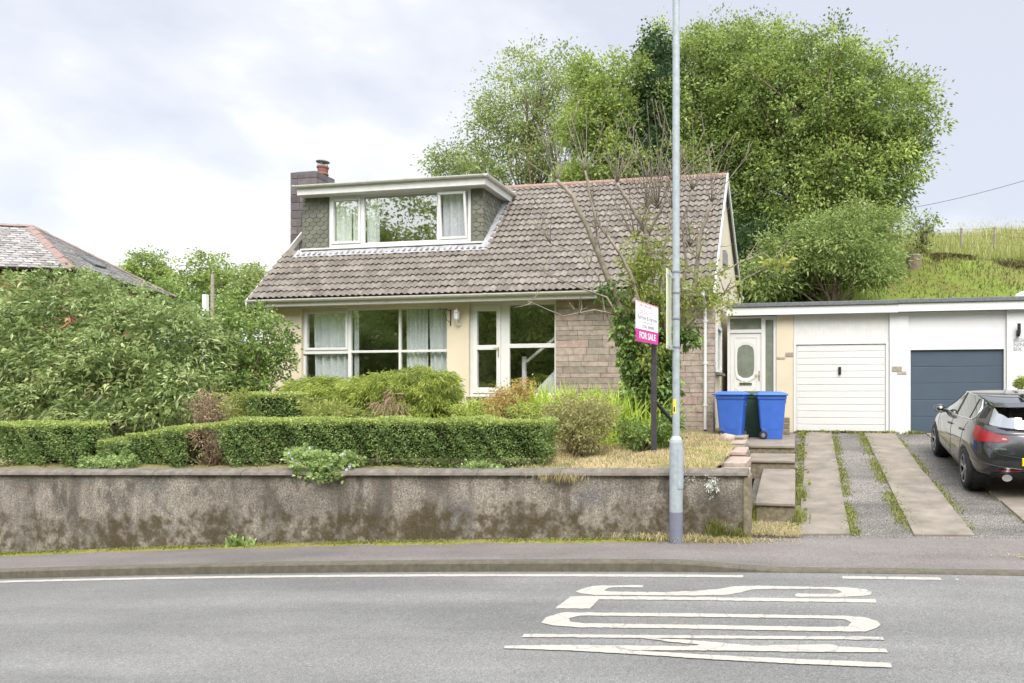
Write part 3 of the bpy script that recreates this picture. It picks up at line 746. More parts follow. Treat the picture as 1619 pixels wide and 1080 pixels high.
while x < -.6:
    L1 = rnd.uniform(1.1, 1.5); b = min(x+L1, -.50)
    sec = lambda X: [(X, 8.52+.155*math.cos(a), wall_top(max(X, -16))-.05+.075*math.sin(a)*(1 if math.sin(a) > 0 else .25)) for a in np.linspace(0, 2*math.pi, 14, endpoint=False)]
    A, B = sec(x+.004), sec(b-.004)
    mb.add(A+B, [(j, (j+1) % 14, 14+(j+1) % 14, 14+j) for j in range(14)]+[tuple(range(14))[::-1], tuple(range(14, 28))]); x = b
mb.build('coping', M['coping'], wl, smooth=False)
# ---------------------------------------------------------------- path of steps to the door
st = thing('garden_steps', 'pale concrete path of shallow steps climbing beside the driveway to the front door', 'steps', (-.2, 10, .3))
def slab(y0, y1, z0, z1, x0, x1, th):
    mb = MB(); v = [(x0, y0, z0), (x1, y0, z0), (x1+.02, y1, z1), (x0, y1, z1)]
    lo = [(a, b, c-th) for a, b, c in v]
    mb.add(v+lo, [(0, 1, 2, 3), (7, 6, 5, 4), (0, 4, 5, 1), (1, 5, 6, 2), (2, 6, 7, 3), (3, 7, 4, 0)])
    mb.build('step', M['concrete'], st, bevel=.012)
    rb = MB().box(x0+.02, x1-.01, y0+.03, y0+.06, z0-.32, z0-th+.01)
    rb.box(x1-.04, x1-.005, y0+.06, y1-.01, z0-.4, z0-th+.005)
    rb.build('riser', M['concrete_edge'], st)
slab(9.20, 12.0, .42, .57, -.46, .06, .045)
slab(11.98, 13.0, .71, .745, -.72, .07, .045)
slab(12.98, 16.2, .89, .915, -.86, .08, .05)
for k, (y, z) in enumerate(((15.9, 1.03), (16.18, 1.16), (16.46, 1.28))):
    MB().box(-1.42, -.02, y, 16.79, z-.13, z).build('step', M['concrete_edge'], st, bevel=.01)
ew = thing('stepped_edging', 'low crumbling stone edging stepping down between the dry bank and the concrete path', 'wall', (-.8, 11, .6))
mb = MB()
def stones(x0, x1, y0, y1, z0, z1):
    z = z0
    while z < z1-.02:
        h = min(rnd.uniform(.09, .15), z1-z); x = x0
        y = y0
        while y < y1-.03:
            l = min(rnd.uniform(.22, .5), y1-y)
            mb.box(x0+rnd.uniform(0, .02), x1+rnd.uniform(-.015, .015), y+.006, y+l-.006, z+.004, z+h-.006, rnd.random()); y += l
        z += h
stones(-.99, -.56, 9.0, 10.0, .2, .80); stones(-.99, -.62, 10.0, 11.0, .3, .87); stones(-.99, -.70, 11.0, 12.1, .4, .93); stones(-1.05, -.78, 12.1, 13.2, .5, .99); stones(-1.08, -.86, 13.2, 14.6, .6, 1.0)
for i in range(5): mb.box(-1.35+i*.1-.1, -.86, 13.16+.001*i, 13.3, .70+i*.06, .755+i*.06, rnd.random()) if i < 5 else None
mb.box(-1.6, -.86, 13.1, 13.36, 1.0, 1.04, .2)
mb.build('stone', M['stone'], ew, bevel=.015)
rk = MB().lathe([(.0, -.02), (.1, 0), (.14, .06), (.12, .13), (.05, .17), (.0, .175)], (-1.15, 12.9, .93), 9)
for i, p in enumerate(rk.v): rk.v[i] = (p[0]+rnd.gauss(0, .012), p[1]+rnd.gauss(0, .012), p[2]+rnd.gauss(0, .008))
props(rk.build('rock', M['stone'], smooth=True), 'rounded grey rock lying on the bank at the top of the stone edging', 'rock')
# ================================================================== the house
XL, XR, YF, YB, YR = -12.45, -1.63, 14.85, 22.5, 17.45
def back_z(Y): return 7.32-.46*(Y-17.45)
def roof_z(Y): return 4.10+1.0733*(Y-14.45)
H = thing('dormer_bungalow', 'cream rendered dormer bungalow with brown tiled roof, stone front panel and flat roofed dormer', 'house', (-7, 17.4, 1.0))
WIN = (-11.56, -7.78, 2.0, 3.88); PAT = (-7.24, -5.16, 1.78, 3.93)
mb = MB()
def fw(x0, x1, z0, z1): mb.box(x0, x1, YF, YF+.25, z0, z1)
fw(XL, WIN[0], .7, 4.4); fw(WIN[0], WIN[1], .7, WIN[2]); fw(WIN[0], WIN[1], WIN[3], 4.4)
fw(WIN[1], PAT[0], .7, 4.4); fw(PAT[0], PAT[1], .7, PAT[2]); fw(PAT[0], PAT[1], PAT[3], 4.4)
mb.box(PAT[1], XR-.03, YF+.03, YF+.25, .7, 4.4)
for x0 in (XL, XR-.27):
    mb.prism([(x0, YF+.252, .7), (x0, YB, .7), (x0, YB, back_z(YB)-.12), (x0, YR, 7.12), (x0, YF+.252, 4.37)], (.25, 0, 0))
mb.box(XL+.25, XR-.27, YB-.25, YB, .7, 4.38)
mb.build('wall', M['cream'], H)
MB().box(XL+.25, XR-.27, YF+.25, YB-.25, 1.55, 1.68).build('floor', M['insidefloor'], H)
mb = MB().box(XL+.25, XR-.27, YF+.25, 15.7, 4.18, 4.2).box(XL+.25, XR-.27, 18.3, 18.4, 1.68, 4.18).box(-7.6, -7.5, YF+.25, 18.3, 1.68, 4.18).box(-4.9, -4.8, YF+.25, 18.3, 1.68, 4.18).box(XL+.25, XR-.27, 15.7, 18.3, 4.18, 4.2)
mb.build('interior_wall', M['inside'], H)
# stone facing: every block set a little differently, pattern of one part
mb = MB(); back = MB(); back.box(PAT[1]+.01, XR-.01, YF+.005, YF+.025, .85, 4.18); back.box(XR-.025, XR-.0, YF+.01, YF+.32, .85, 4.18)
back.build('mortar', M['mortar'], H)
z = .86; row = 0
while z < 4.12:
    h = rnd.choice([.095, .10, .115, .145, .165]); h = min(h, 4.16-z); x = PAT[1]+.015-rnd.uniform(0, .2)
    while x < XR:
        l = rnd.uniform(.25, .72) if h < .13 else rnd.uniform(.3, .62)
        a, b = max(x, PAT[1]+.015), min(x+l, XR+.012)
        if XR+.01-b < .12: b = XR+.012
        if b-a > .05:
            mb.box(a+.0025, b-.0025, YF-.022-rnd.uniform(0, .014), YF+.012, z+.0025, z+h-.003, min(1, max(0, rnd.gauss(.45, .25))))
        x = b if b > x else x+l
        if b >= XR+.01: break
    y = YF+.014
    while y < YF+.3:
        l = rnd.uniform(.14, .3); mb.box(XR-.001, XR+.012+rnd.uniform(0, .012), y, min(y+l, YF+.34)-.008, z+.004, z+h-.005, rnd.uniform(.2, .8)); y += l
    z += h
mb.build('stone_facing', M['stone'], H, bevel=.006)
# ---- roof: courses of double-roll tiles
DX0, DX1, DY0 = -12.15, -7.27, 15.66
def in_dormer(x, Y): return x < DX1-.02 and Y > DY0+.06 and Y < 17.12
sl = Vector((0, 1, 1.0733)).normalized(); nr = Vector((0, -1.0733, 1)).normalized()
def tiled(name, x0, x1, front=True):
    Ltot = (YR-14.42)/sl.y; nc = 19; g = Ltot/nc; st_ = .0255; nx = int((x1-x0)/st_)
    V, F, T = [], [], []
    for k in range(nc):
        s0, s1 = k*g, (k+1)*g+.06
        off = (k % 2)*.15
        jit = {}
        base = len(V); rows = []
        for i in range(nx+1):
            x = x0+i*(x1-x0)/nx
            ph = ((x+off*0)/.153) % 1
            hgt = .042*max(0, math.cos((ph-.5)*math.pi*2*.62)) if .1 < ph < .9 else 0
            t = int((x+off)/.306); j = jit.setdefault(t, (rnd.gauss(0, .0035), rnd.gauss(0, .004), rnd.random()))
            for s, hh in ((s0+j[1], .026+hgt+j[0]), (s0+j[1], .040+hgt+j[0]), (s1, .004+hgt*.9)):
                Y = 14.42+sl.y*s; z = roof_z(14.42)+sl.z*s
                p = Vector((x, Y, z))+nr*hh; V.append(p)
        for i in range(nx):
            xm = x0+(i+.5)*(x1-x0)/nx; Ym = 14.42+sl.y*(s0+s1)/2
            if in_dormer(xm, Ym): continue
            a, b = base+i*3, base+(i+1)*3
            t = jit.get(int((xm+off)/.306), (0, 0, .5))[2]
            F.append((a, b, b+1, a+1)); T.append(t*.6); F.append((a+1, b+1, b+2, a+2)); T.append(min(1, max(0, t*.75+.12)))  # tile lip tinted darker than its top: edge shade put into the colour
    if not front: V = [Vector((p.x, 2*YR-p.y, p.z)) for p in V]
    return np_obj(name, np.array(V), F, M['tile'], H, smooth=False, tint=T)
rf = tiled('roof', XL-.18, XR+.06)
back = MB(); a = Vector((0, 0, 0))
def under(x0, x1, ya, yb, th=.06):
    p = [(x0, ya, roof_z(ya)), (x1, ya, roof_z(ya)), (x1, yb, roof_z(yb)), (x0, yb, roof_z(yb))]
    back.prism([Vector(q)-nr*.016 for q in p], -nr*th)
under(XL-.17, XR+.05, 14.44, DY0+.03); under(DX1-.03, XR+.05, DY0+.03, YR-.02); under(XL-.17, DX1-.03, 17.15, YR-.02)
p = [(XL-.18, YR, 7.30), (XR+.06, YR, 7.30), (XR+.06, 22.8, back_z(22.8)-.02), (XL-.18, 22.8, back_z(22.8)-.02)]
back.prism(p, (0, -.06, -.06)); o = back.build('underlay', M['tile'], rf)
mb = MB(); x = XL-.18
while x < XR+.05:
    L1 = .45; b = min(x+L1, XR+.06); dz = rnd.gauss(0, .004)
    sec = lambda X, g=0: [(X, YR+(.13-g)*math.cos(t_), 7.27+dz+(.105-g)*math.sin(t_)) for t_ in np.linspace(-.3, math.pi+.3, 9)]
    A, B = sec(x+.004), sec(b-.004)
    mb.add(A+B, [(j, j+1, 9+j+1, 9+j) for j in range(8)]+[tuple(range(9)), tuple(range(9, 18))], rnd.random()); x = b
mb.build('ridge_tile', M['ridge'], rf)
# barge boards and eaves
def barge(x, w, ya, yb, hh=.2, name='bargeboard'):
    d = [(x, ya, roof_z(ya)+.06), (x, yb, roof_z(yb)+.06), (x, yb, roof_z(yb)+.06-hh*1.46), (x, ya, roof_z(ya)+.06-hh*1.46)]
    MB().prism(d, (w, 0, 0)).build(name, M['oldwhite'], H, bevel=.004)
barge(XR+.065, .035, 14.30, YR+.0, .17); barge(XL-.215, .033, 14.35, YR, .13)
dback = [(XR+.065, YR+.001, 7.30+.05), (XR+.065, 22.8, back_z(22.8)+.05), (XR+.065, 22.8, back_z(22.8)-.13), (XR+.065, YR+.001, 7.14)]
MB().prism(dback, (.035, 0, 0)).build('bargeboard', M['oldwhite'], H)
MB().box(XL-.18, XR+.05, 14.47, 14.50, 3.90, 4.06).build('fascia', M['oldwhite'], H, bevel=.004)
MB().box(XL-.18, XR+.05, 14.502, YF-.005, 3.93, 3.95).build('soffit', M['oldwhite'], H)
def gutter(name, a, b, r, parent, up=(0, 0, 1)):
    a, b = Vector(a), Vector(b); d = (b-a).normalized(); s = d.cross(Vector(up)).normalized(); u = Vector(up)
    mb = MB(); k = 9
    arcs = []
    for rr in (r, r-.008):
        for p in (a, b): arcs.append([p+s*rr*math.cos(t)-u*rr*math.sin(t)*1.0 for t in np.linspace(0, math.pi, k)])
    vs = sum(arcs, []); f = []
    for j in range(k-1): f += [(j, j+1, k+j+1, k+j), (2*k+j, 3*k+j, 3*k+j+1, 2*k+j+1)]
    f += [(0, k, 3*k, 2*k), (k-1, 3*k-1, 4*k-1, 2*k-1)]
    f += [tuple(range(k)), tuple(range(k, 2*k))]
    mb.add(vs, f)
    n = max(2, int((b-a).length/.95))
    for i in range(n+1):
        c = a.lerp(b, (i+.02)/(n+.04)); c0, c1 = c-d*.014, c+d*.014
        if i % 3 == 0: c0, c1 = c-d*.045, c+d*.045
        A = [c0+s*(r+.007)*math.cos(t)-u*(r+.007)*math.sin(t)+u*.006 for t in np.linspace(0, math.pi, k)]; B = [q+(c1-c0) for q in A]
        mb.add(A+B, [(j, j+1, k+j+1, k+j) for j in range(k-1)])
    return mb.build(name, M['gutterwhite'], parent)
gt = gutter('gutter', (XL-.2, 14.405, 4.055), (XR+.06, 14.405, 4.055), .062, H)
# down pipe at the stone corner
dx = at(1115, 600, YF-.06).x
mb = MB().tube([(dx, 14.41, 4.0), (dx, 14.41, 3.9), (dx, YF-.065, 3.68), (dx, YF-.065, 1.08)], .034, 10)
for zz in (1.6, 2.5, 3.4): mb.lathe([(.034, -.03), (.043, -.028), (.043, .028), (.034, .03)], (dx, YF-.065, zz), 10); mb.box(dx-.06, dx+.06, YF-.045, YF-.02, zz-.012, zz+.012)
dp = mb.build('downpipe', M['white'], H, smooth=False)
MB().tube([(dx, YF-.065, 1.085), (dx, YF-.065, .98)], .030, 10).build('shoe', M['black'], dp)
# ---- windows
def curtain(x0, x1, z0, z1, Y, parent, mat='curtain', folds=6, amp=.035, gather=0):
    mb = MB(); n = folds*10; ph = rnd.uniform(0, 6)
    def P(i, z): 
        t = i/n; w = math.sin(t*folds*2*math.pi+ph+.6*math.sin(t*9))
        x = lerp(x0, x1, t)+gather*(z1-z)*(t-.5); return (x, Y+amp*w+.012*math.sin(t*31+z), z)
    zs = np.linspace(z0, z1, 5); V = [P(i, z) for z in zs for i in range(n+1)]
    mb.add(V, [(j*(n+1)+i, j*(n+1)+i+1, (j+1)*(n+1)+i+1, (j+1)*(n+1)+i) for j in range(4) for i in range(n)])
    return mb.build('curtain', M[mat], parent, smooth=True)
def window(name, bars, panes, Y, parent, d=.07, glass='glass', mat='white', bev=.006):
    mb = MB()
    for k, (x0, x1, z0, z1, *e) in enumerate(bars):
        pr = e[0] if e else 0
        mb.box(x0, x1, Y-pr-.0007*k, Y+d, z0, z1)
    w = mb.build(name, M[mat], parent, bevel=bev)
    for x0, x1, z0, z1 in panes: MB().box(x0, x1, Y+.028, Y+.034, z0, z1).build('pane', M[glass], w)
    return w
Yw = YF+.07
x0, x1, z0, z1 = WIN; ma = at(553, 560, Yw).x; mb_ = at(632, 560, Yw).x; zt = 2.84
f = .055
bars = [(x0, x1, z1-f, z1), (x0, x1, z0, z0+f), (x0, x0+f, z0+f, z1-f), (x1-f*.6, x1, z0+f, z1-f), (ma-.045, ma+.035, z0+f, z1-f), (mb_-.028, mb_+.028, z0+f, z1-f),
        (x0+f, ma-.045, zt-.045, zt+.045), (ma+.035, mb_-.028, zt-.028, zt+.028), (mb_+.028, x1-f*.6, zt-.028, zt+.028)]
# opening light at upper left
c0, c1, c2, c3 = x0+f, ma-.045, zt+.045, z1-f
bars += [(c0, c1, c3-.06, c3, .018), (c0, c1, c2, c2+.06, .018), (c0, c0+.055, c2+.06, c3-.06, .018), (c1-.055, c1, c2+.06, c3-.06, .018)]
w1 = window('window', bars, [(x0+f, ma-.045, z0+f, zt-.045), (c0+.055, c1-.055, c2+.06, c3-.06), (ma+.035, mb_-.028, z0+f, zt-.028), (ma+.035, mb_-.028, zt+.028, z1-f), (mb_+.028, x1-f*.6, z0+f, zt-.028), (mb_+.028, x1-f*.6, zt+.028, z1-f)], Yw, H)
MB().box(x0-.05, x1+.05, YF-.06, Yw, z0-.06, z0-.002).build('window_sill', M['white'], H, bevel=.006)
curtain(x0+.16, ma-.05, z0+.03, z1-.05, Yw+.13, w1, folds=5, gather=-.05); curtain(ma+.04, ma+.16, z0+.03, z1-.05, Yw+.13, w1, folds=2)
curtain(mb_+.12, mb_+.66, z0+.03, z1-.05, Yw+.13, w1, folds=5); curtain(mb_+.70, x1-.02, z0+.03, z1-.05, Yw+.12, w1, folds=3, gather=-.04)
# patio door unit
x0, x1, z0, z1 = PAT; pm0, pm1 = at(792, 560, Yw).x, at(803, 560, Yw).x; ptz = 2.93
bars = [(x0, x1, z1-.075, z1), (x0, x1, z0, z0+.075), (x0, x0+.08, z0+.075, z1-.075), (x1-.05, x1, z0+.075, z1-.075), (pm0, pm1+.04, z0+.075, z1-.075), (pm1+.04, x1-.05, ptz-.05, ptz+.045)]
d0, d1, d2, d3 = x0+.08, pm0, z0+.075, z1-.075
bars += [(d0, d1, d3-.12, d3, .02), (d0, d1, d2, d2+.13, .02), (d0, d0+.10, d2+.13, d3-.12, .02), (d1-.10, d1, d2+.13, d3-.12, .02), (d0+.10, d1-.10, ptz-.085, ptz+.025, .02)]
pd = window('patio_door', bars, [(d0+.10, d1-.10, d2+.13, ptz-.085), (d0+.10, d1-.10, ptz+.025, d3-.12), (pm1+.04, x1-.05, z0+.075, ptz-.05), (pm1+.04, x1-.05, ptz+.045, z1-.075)], Yw, H)
MB().box(d1-.062, d1-.035, Yw-.032, Yw-.024, ptz-.26, ptz-.02).box(d1-.16, d1-.035, Yw-.075, Yw-.055, ptz-.06, ptz-.04).box(d1-.055, d1-.04, Yw-.056, Yw-.032, ptz-.058, ptz-.042).build('handle', M['brass'], pd, bevel=.003)
MB().box(x0-.03, x1+.02, YF-.09, YF-.003, z0-.07, z0-.006).build('threshold', M['coping'], H, bevel=.006)
# stair seen through the glass
sx = at(828, 600, 15.2).x; sx2 = PAT[1]+.35
mb = MB().box(sx-.045, sx+.045, 15.2, 15.28, 1.7, 2.70)
mb.bar((sx+.05, 15.24, 2.58), (sx2, 15.24, 3.5), .06, .06)
mb.prism([(sx+.05, 15.22, 1.69), (sx2, 15.22, 1.69), (sx2, 15.22, 2.72), (sx2-.42, 15.22, 2.46)], (0, .05, 0))
mb.box(sx2-.28, sx2-.2, 15.9, 15.98, 1.7, 4.1)
mb.build('staircase', M['netcurtain'], H, bevel=.004)
# wall lantern and bracket
lx = at(722, 495, YF-.12).x
mb = MB().lathe([(.0, -.13), (.03, -.12), (.05, -.085), (.058, -.08), (.06, -.07)], (lx, YF-.13, 3.62), 8).lathe([(.062, .07), (.075, .08), (.05, .12), (.018, .15), (.012, .18), (0, .185)], (lx, YF-.13, 3.62), 8)
for k in range(8): a = math.pi/4*k; mb.bar((lx+.056*math.cos(a), YF-.13+.056*math.sin(a), 3.55), (lx+.064*math.cos(a), YF-.13+.064*math.sin(a), 3.70), .008, .008)
mb.tube([(lx, YF-.13, 3.5), (lx, YF-.10, 3.42), (lx, YF-.03, 3.40), (lx, YF-.002, 3.44)], .012, 6).lathe([(.05, 0), (.05, .012), (.03, .02)], (lx, YF-.02, 3.43), 10, 'y')
wlq = mb.build('wall_lantern', M['oldwhite'], H)
MB().lathe([(.045, -.07), (.055, .07)], (lx, YF-.13, 3.62), 8).build('lantern_glass', M['netcurtain'], wlq)
bx = at(712, 495, YF-.02).x
mb = MB().bar((bx, YF-.008, 3.40), (bx, YF-.008, 3.78), .022, .012, (0, 1, 0)).tube([(bx, YF-.01, 3.75), (bx-.05, YF-.3, 3.77), (bx-.06, YF-.38, 3.74), (bx-.06, YF-.40, 3.79)], .008, 6).tube([(bx, YF-.012, 3.45), (bx-.02, YF-.16, 3.54), (bx-.04, YF-.27, 3.76)], .007, 6)
mb.build('basket_bracket', M['black'], H)
# gable window and vent box on the right
mb = MB()
for a in ((15.3, 16.35, 2.32, 2.40), (15.3, 16.35, 3.3, 3.38), (15.3, 15.37, 2.4, 3.3), (16.28, 16.35, 2.4, 3.3)): mb.box(XR-.04, XR+.05, *a)
gw = mb.build('window', M['white'], H, bevel=.005)
MB().box(XR-.03, XR-.02+.02, 15.37, 16.28, 2.4, 3.3).build('pane', M['obscure'], gw)
MB().box(XR-.02, XR+.12, 15.25, 16.4, 2.25, 2.31).build('window_sill', M['coping'], H, bevel=.005)
MB().box(XR-.019, XR+.06, 17.2, 17.8, 5.05, 5.4).build('vent_box', M['darktrim'], H, bevel=.01)
MB().tube([(XR+.04, 22.3, 4.9), (XR+.04, 22.3, 4.5), (XR+.04, 22.3, 3.9)], .03, 8).build('waste_pipe', M['oldwhite'], H)
# ---------------------------------------------------------------- dormer
dz0, dz1 = 5.42, 6.80
WX0, WX1 = -11.38, -7.58
mb = MB().box(DX0, WX0, DY0, DY0+.12, dz0-.1, dz1).box(WX1, DX1, DY0, DY0+.12, dz0-.1, dz1).box(WX0, WX1, DY0, DY0+.12, dz0-.1, 5.50)
for xx in (DX0, DX1-.12): mb.prism([(xx, DY0+.121, roof_z(DY0)-.2), (xx, DY0+.121, dz1), (xx, 17.2, dz1), (xx, 17.2, roof_z(17.0)-.1)], (.12, 0, 0))
dm = mb.build('dormer', M['shingle'], H)
# felt shingles with clipped corners, course over course
mb = MB()
def tabs(u0, u1, zlo, zhi, P, clip=None):
    tw, th = .205, .104; r = 0; z = zlo
    while z < zhi+.02:
        u = u0-(tw/2 if r % 2 else 0)
        while u < u1:
            a, b = max(u+.006, u0), min(u+tw-.006, u1)
            if b-a > .04 and (clip is None or clip((a+b)/2, z+.03)):
                c = .055; ca = c if a == u+.006 else 0; cb = c if b == u+tw-.006 else 0
                top = min(z+th*1.5, zhi+.05)
                pts = [(a+ca, z), (b-cb, z), (b, z+.042), (b, top), (a, top), (a, z+.042)] if (ca and cb) else [(a+ca*.99, z), (b-cb*.99, z), (b, z+.042), (b, top), (a, top), (a, z+.042)]
                o_ = rnd.uniform(.008, .016)
                fr = [P(q[0], q[1], .004+o_*1.0 if q[1] < z+.05 else .002) for q in pts]; bk = [P(q[0], q[1], .0) for q in pts]
                n = len(fr); tn = rnd.random()
                mb.add(fr+bk, [tuple(range(n))]+[(i, (i+1) % n, n+(i+1) % n, n+i) for i in range(n)], tn)
            u += tw
        z += th; r += 1
tabs(DX0, WX0-.05, dz0+.02, dz1-.05, lambda u, z, o_: (u, DY0-.004-o_, z))
mb.build('shingle_cladding', M['shingle'], dm); mb = MB()
tabs(WX1+.05, DX1+.012, dz0+.02, dz1-.05, lambda u, z, o_: (u, DY0-.004-o_, z))
mb.build('shingle_cladding', M['shingle'], dm); mb = MB()
tabs(DY0-.012, 17.1, dz0+.02, dz1-.05, lambda u, z, o_: (DX1+.004+o_, u, z), lambda u, z: z > roof_z(u)+.03)
mb.build('shingle_cladding', M['shingle'], dm)
# flat roof, fascia and gutter
MB().box(DX0+.09, DX1+.17, DY0-.27, 17.3, 6.93, 7.02).build('flat_roof', M['felt'], dm, bevel=.01)
mb = MB().box(DX0+.07, DX1+.19, DY0-.30, DY0-.272, 6.78, 6.985).box(DX1+.172, DX1+.198, DY0-.271, 17.12, 6.78, 6.984).box(DX0+.07, DX0+.089, DY0-.271, 17.1, 6.78, 6.984)
mb.build('fascia', M['oldwhite'], dm, bevel=.004)
MB().box(DX0+.09, DX1+.17, DY0-.271, 17.1, 6.785, 6.80).build('soffit', M['oldwhite'], dm)
gutter('gutter', (DX0+.03, DY0-.355, 7.0), (DX1+.255, DY0-.355, 7.0), .052, dm); gutter('gutter', (DX1+.255, DY0-.40, 7.0), (DX1+.255, 17.05, 7.0), .052, dm)
# dormer window
z0, z1 = 5.5, 6.79; m1, m2 = at(574, 350, DY0).x, at(694, 350, DY0).x; Yd = DY0-.02
bars = [(WX0, WX1, z1-.05, z1), (WX0, WX1, z0, z0+.09), (WX0, WX0+.07, z0+.09, z1-.05), (WX1-.07, WX1, z0+.09, z1-.05), (m1-.05, m1+.05, z0+.09, z1-.05), (m2-.045, m2+.045, z0+.09, z1-.05)]
c = [(WX0+.07, m1-.05)]
for a, b in c: bars += [(a, b, z1-.05-.075, z1-.051, .02), (a, b, z0+.09, z0+.15, .02), (a, a+.055, z0+.15, z1-.125, .02), (b-.055, b, z0+.15, z1-.125, .02)]
dw = window('window', bars, [(WX0+.125, m1-.105, z0+.15, z1-.125), (m1+.05, m2-.045, z0+.09, z1-.05)], Yd, dm)
# the right hand light stands ajar, hinged at its left side and open at the head
a, b = m2+.05, WX1-.075
mbo = MB()
def tilt(x, y, z): return (x, y-.02-.14*(z-(z0+.1))/(z1-z0), z-.012)
for q in ((a, b, z1-.135, z1-.075), (a, b, z0+.10, z0+.16), (a, a+.055, z0+.16, z1-.135), (b-.055, b, z0+.16, z1-.135)):
    n0 = len(mbo.v); mbo.box(q[0], q[1], Yd-.0, Yd+.05, q[2], q[3])
    mbo.v[n0:] = [tilt(*p) for p in mbo.v[n0:]]
sash = mbo.build('open_sash', M['white'], dm, bevel=.005)
mbo = MB().box(a+.055, b-.055, Yd+.02, Yd+.026, z0+.16, z1-.135); mbo.v = [tilt(*p) for p in mbo.v]; mbo.build('pane', M['glass'], sash)
props(sash, 'right dormer sash standing ajar')
MB().box(DX0-.01, DX1+.02, DY0-.085, DY0-.021, 5.455, 5.495).build('window_sill', M['oldwhite'], dm, bevel=.004)
MB().prism([(DX0, DY0-.02, 5.45), (DX0, DY0-.03, 5.33), (DX0, DY0-.014, 5.33), (DX0, DY0-.006, 5.45)], (DX1-DX0, 0, 0)).build('apron_board', M['darktrim'], dm)
def roofstrip(x0, x1, ya, yb, lift, name):
    n = 14; V = []; 
    for i in range(n+1):
        y = lerp(ya, yb, i/n)
        for x, l in ((x0, lift+.03), ((x0+x1)/2, lift+.012), (x1, lift)): V.append((x+rnd.gauss(0, .006), y, roof_z(y)+l*1.4+rnd.gauss(0, .006)))
    return MB().add(V, [(i*3+j, i*3+j+1, i*3+j+4, i*3+j+3) for i in range(n) for j in range(2)]).build(name, M['lead'], H, smooth=True)
roofstrip(DX1-.0, DX1+.20, 15.50, 17.22, .055, 'lead_flashing')
V = []
for i in range(61):
    x = lerp(DX0-.13, DX1+.19, i/60)
    for y, l in ((DY0-.20, .085), (DY0-.12, .095), (DY0-.012, .10)): V.append((x, y+rnd.gauss(0, .008), roof_z(y)+l+rnd.gauss(0, .005)))
MB().add(V, [(i*3+j, i*3+j+1, i*3+j+4, i*3+j+3) for i in range(60) for j in range(2)]).build('lead_flashing', M['lead'], H, smooth=True)
MB().box(DX0+.12, DX1-.12, 17.13, 17.19, 5.2, 6.78).box(DX0+.121, DX1-.121, DY0+.121, 17.13, 5.25, 5.3).build('interior_wall', M['inside'], dm)
curtain(WX0+.10, WX0+.55, z0+.05, z1-.03, DY0+.09, dw, folds=3); curtain(WX0+.57, m1+.0, z0+.05, z1-.03, DY0+.10, dw, folds=3); curtain(m1+.06, m1+.40, z0+.05, z1-.03, DY0+.10, dw, folds=5)
curtain(m2+.03, WX1-.02, z0+.05, z1-.03, DY0+.10, dw, 'netcurtain', folds=4)
# ---------------------------------------------------------------- chimney
cx0, cx1, cy0, cy1 = -12.98, -12.2, 16.25, 17.0
mb = MB(); z = 1.0; ci = 0
mb.box(cx0+.02, cx1-.02, cy0+.02, cy1-.02, .9, 7.64)
while z < 7.55:
    h = .21; gx = .05*max(0, (6.5-z))/6
    x = cx0-gx
    cuts = [x, x+rnd.uniform(.2, .36), cx1]
    for a, b in zip(cuts, cuts[1:]): mb.box(a+.004, b-.004, cy0, cy0+.12, z+.004, min(z+h, 7.62)-.004, rnd.random())
    cuts = [cy0+.121, cy0+rnd.uniform(.3, .5), cy1]
    for a, b in zip(cuts, cuts[1:]):
        mb.box(cx1-.1, cx1+.004, a, b-.006, z+.004, min(z+h, 7.62)-.004, rnd.random()); mb.box(cx0-gx-.004, cx0+.1, a, b-.006, z+.004, min(z+h, 7.62)-.004, rnd.random())
    z += h
ch = mb.build('chimney', M['chimney'], H, bevel=.008)
MB().box(cx0+.003, cx1-.003, cy0+.003, cy1-.003, 7.60, 7.68).prism([(cx0+.03, cy0+.03, 7.68), (cx1-.03, cy0+.03, 7.68), (cx1-.12, cy0+.12, 7.73), (cx0+.12, cy0+.12, 7.73)], (0, .6, 0)).build('capping', M['chimney'], ch, bevel=.01)
pc = ((cx0+cx1)/2+.24, cy0+.45, 7.71)
cp = MB().lathe([(.14, 0), (.145, .03), (.125, .06), (.135, .17), (.155, .19), (.155, .22), (.12, .225)], pc, 18).build('chimney_pot', M['terracotta'], ch, smooth=False)
mb = MB().lathe([(.17, .345), (.175, .36), (.10, .40), (0, .41)], pc, 18)
for k in range(4): a = math.pi/2*k+.4; mb.bar((pc[0]+.11*math.cos(a), pc[1]+.11*math.sin(a), pc[2]+.2), (pc[0]+.13*math.cos(a), pc[1]+.13*math.sin(a), pc[2]+.36), .012, .012)
mb.lathe([(.13, .225), (.135, .25), (.10, .255)], pc, 16)
mb.build('cowl', M['darktrim'], ch)

# ================================================================== garages
YG = 16.8
Gr = thing('garage', 'flat roofed garage and porch with white up and over door, joined to bungalow', 'garage', (.3, 18.5, .93))
def gshell(parent, x0, x1, mat):
    mb = MB().box(x0, x0+.1, YG+.3, 21.6, .8, 3.8).box(x1-.1, x1, YG+.3, 21.6, .8, 3.8).box(x0, x1, 21.6, 21.7, .8, 3.8)
    mb.build('wall', M[mat], parent)
mb = MB().box(-.33, .07, YG, YG+.3, .85, 3.72).box(-1.5, -.33, YG, YG+.2, 1.12, 1.29)
mb.build('wall', M['cream'], Gr); gshell(Gr, -1.48, 2.24, 'cream')
for q in ((-.12, .06, YG-.012, YG+.0, 2.72, 2.82, .3), (-.32, -.13, YG-.010, YG+.001, 2.66, 2.715, .5), (-.28, -.10, YG-.012, YG+.001, 1.62, 1.74, .2)): MB().box(*q).build('inset_stone', M['stone'], Gr, bevel=.004)
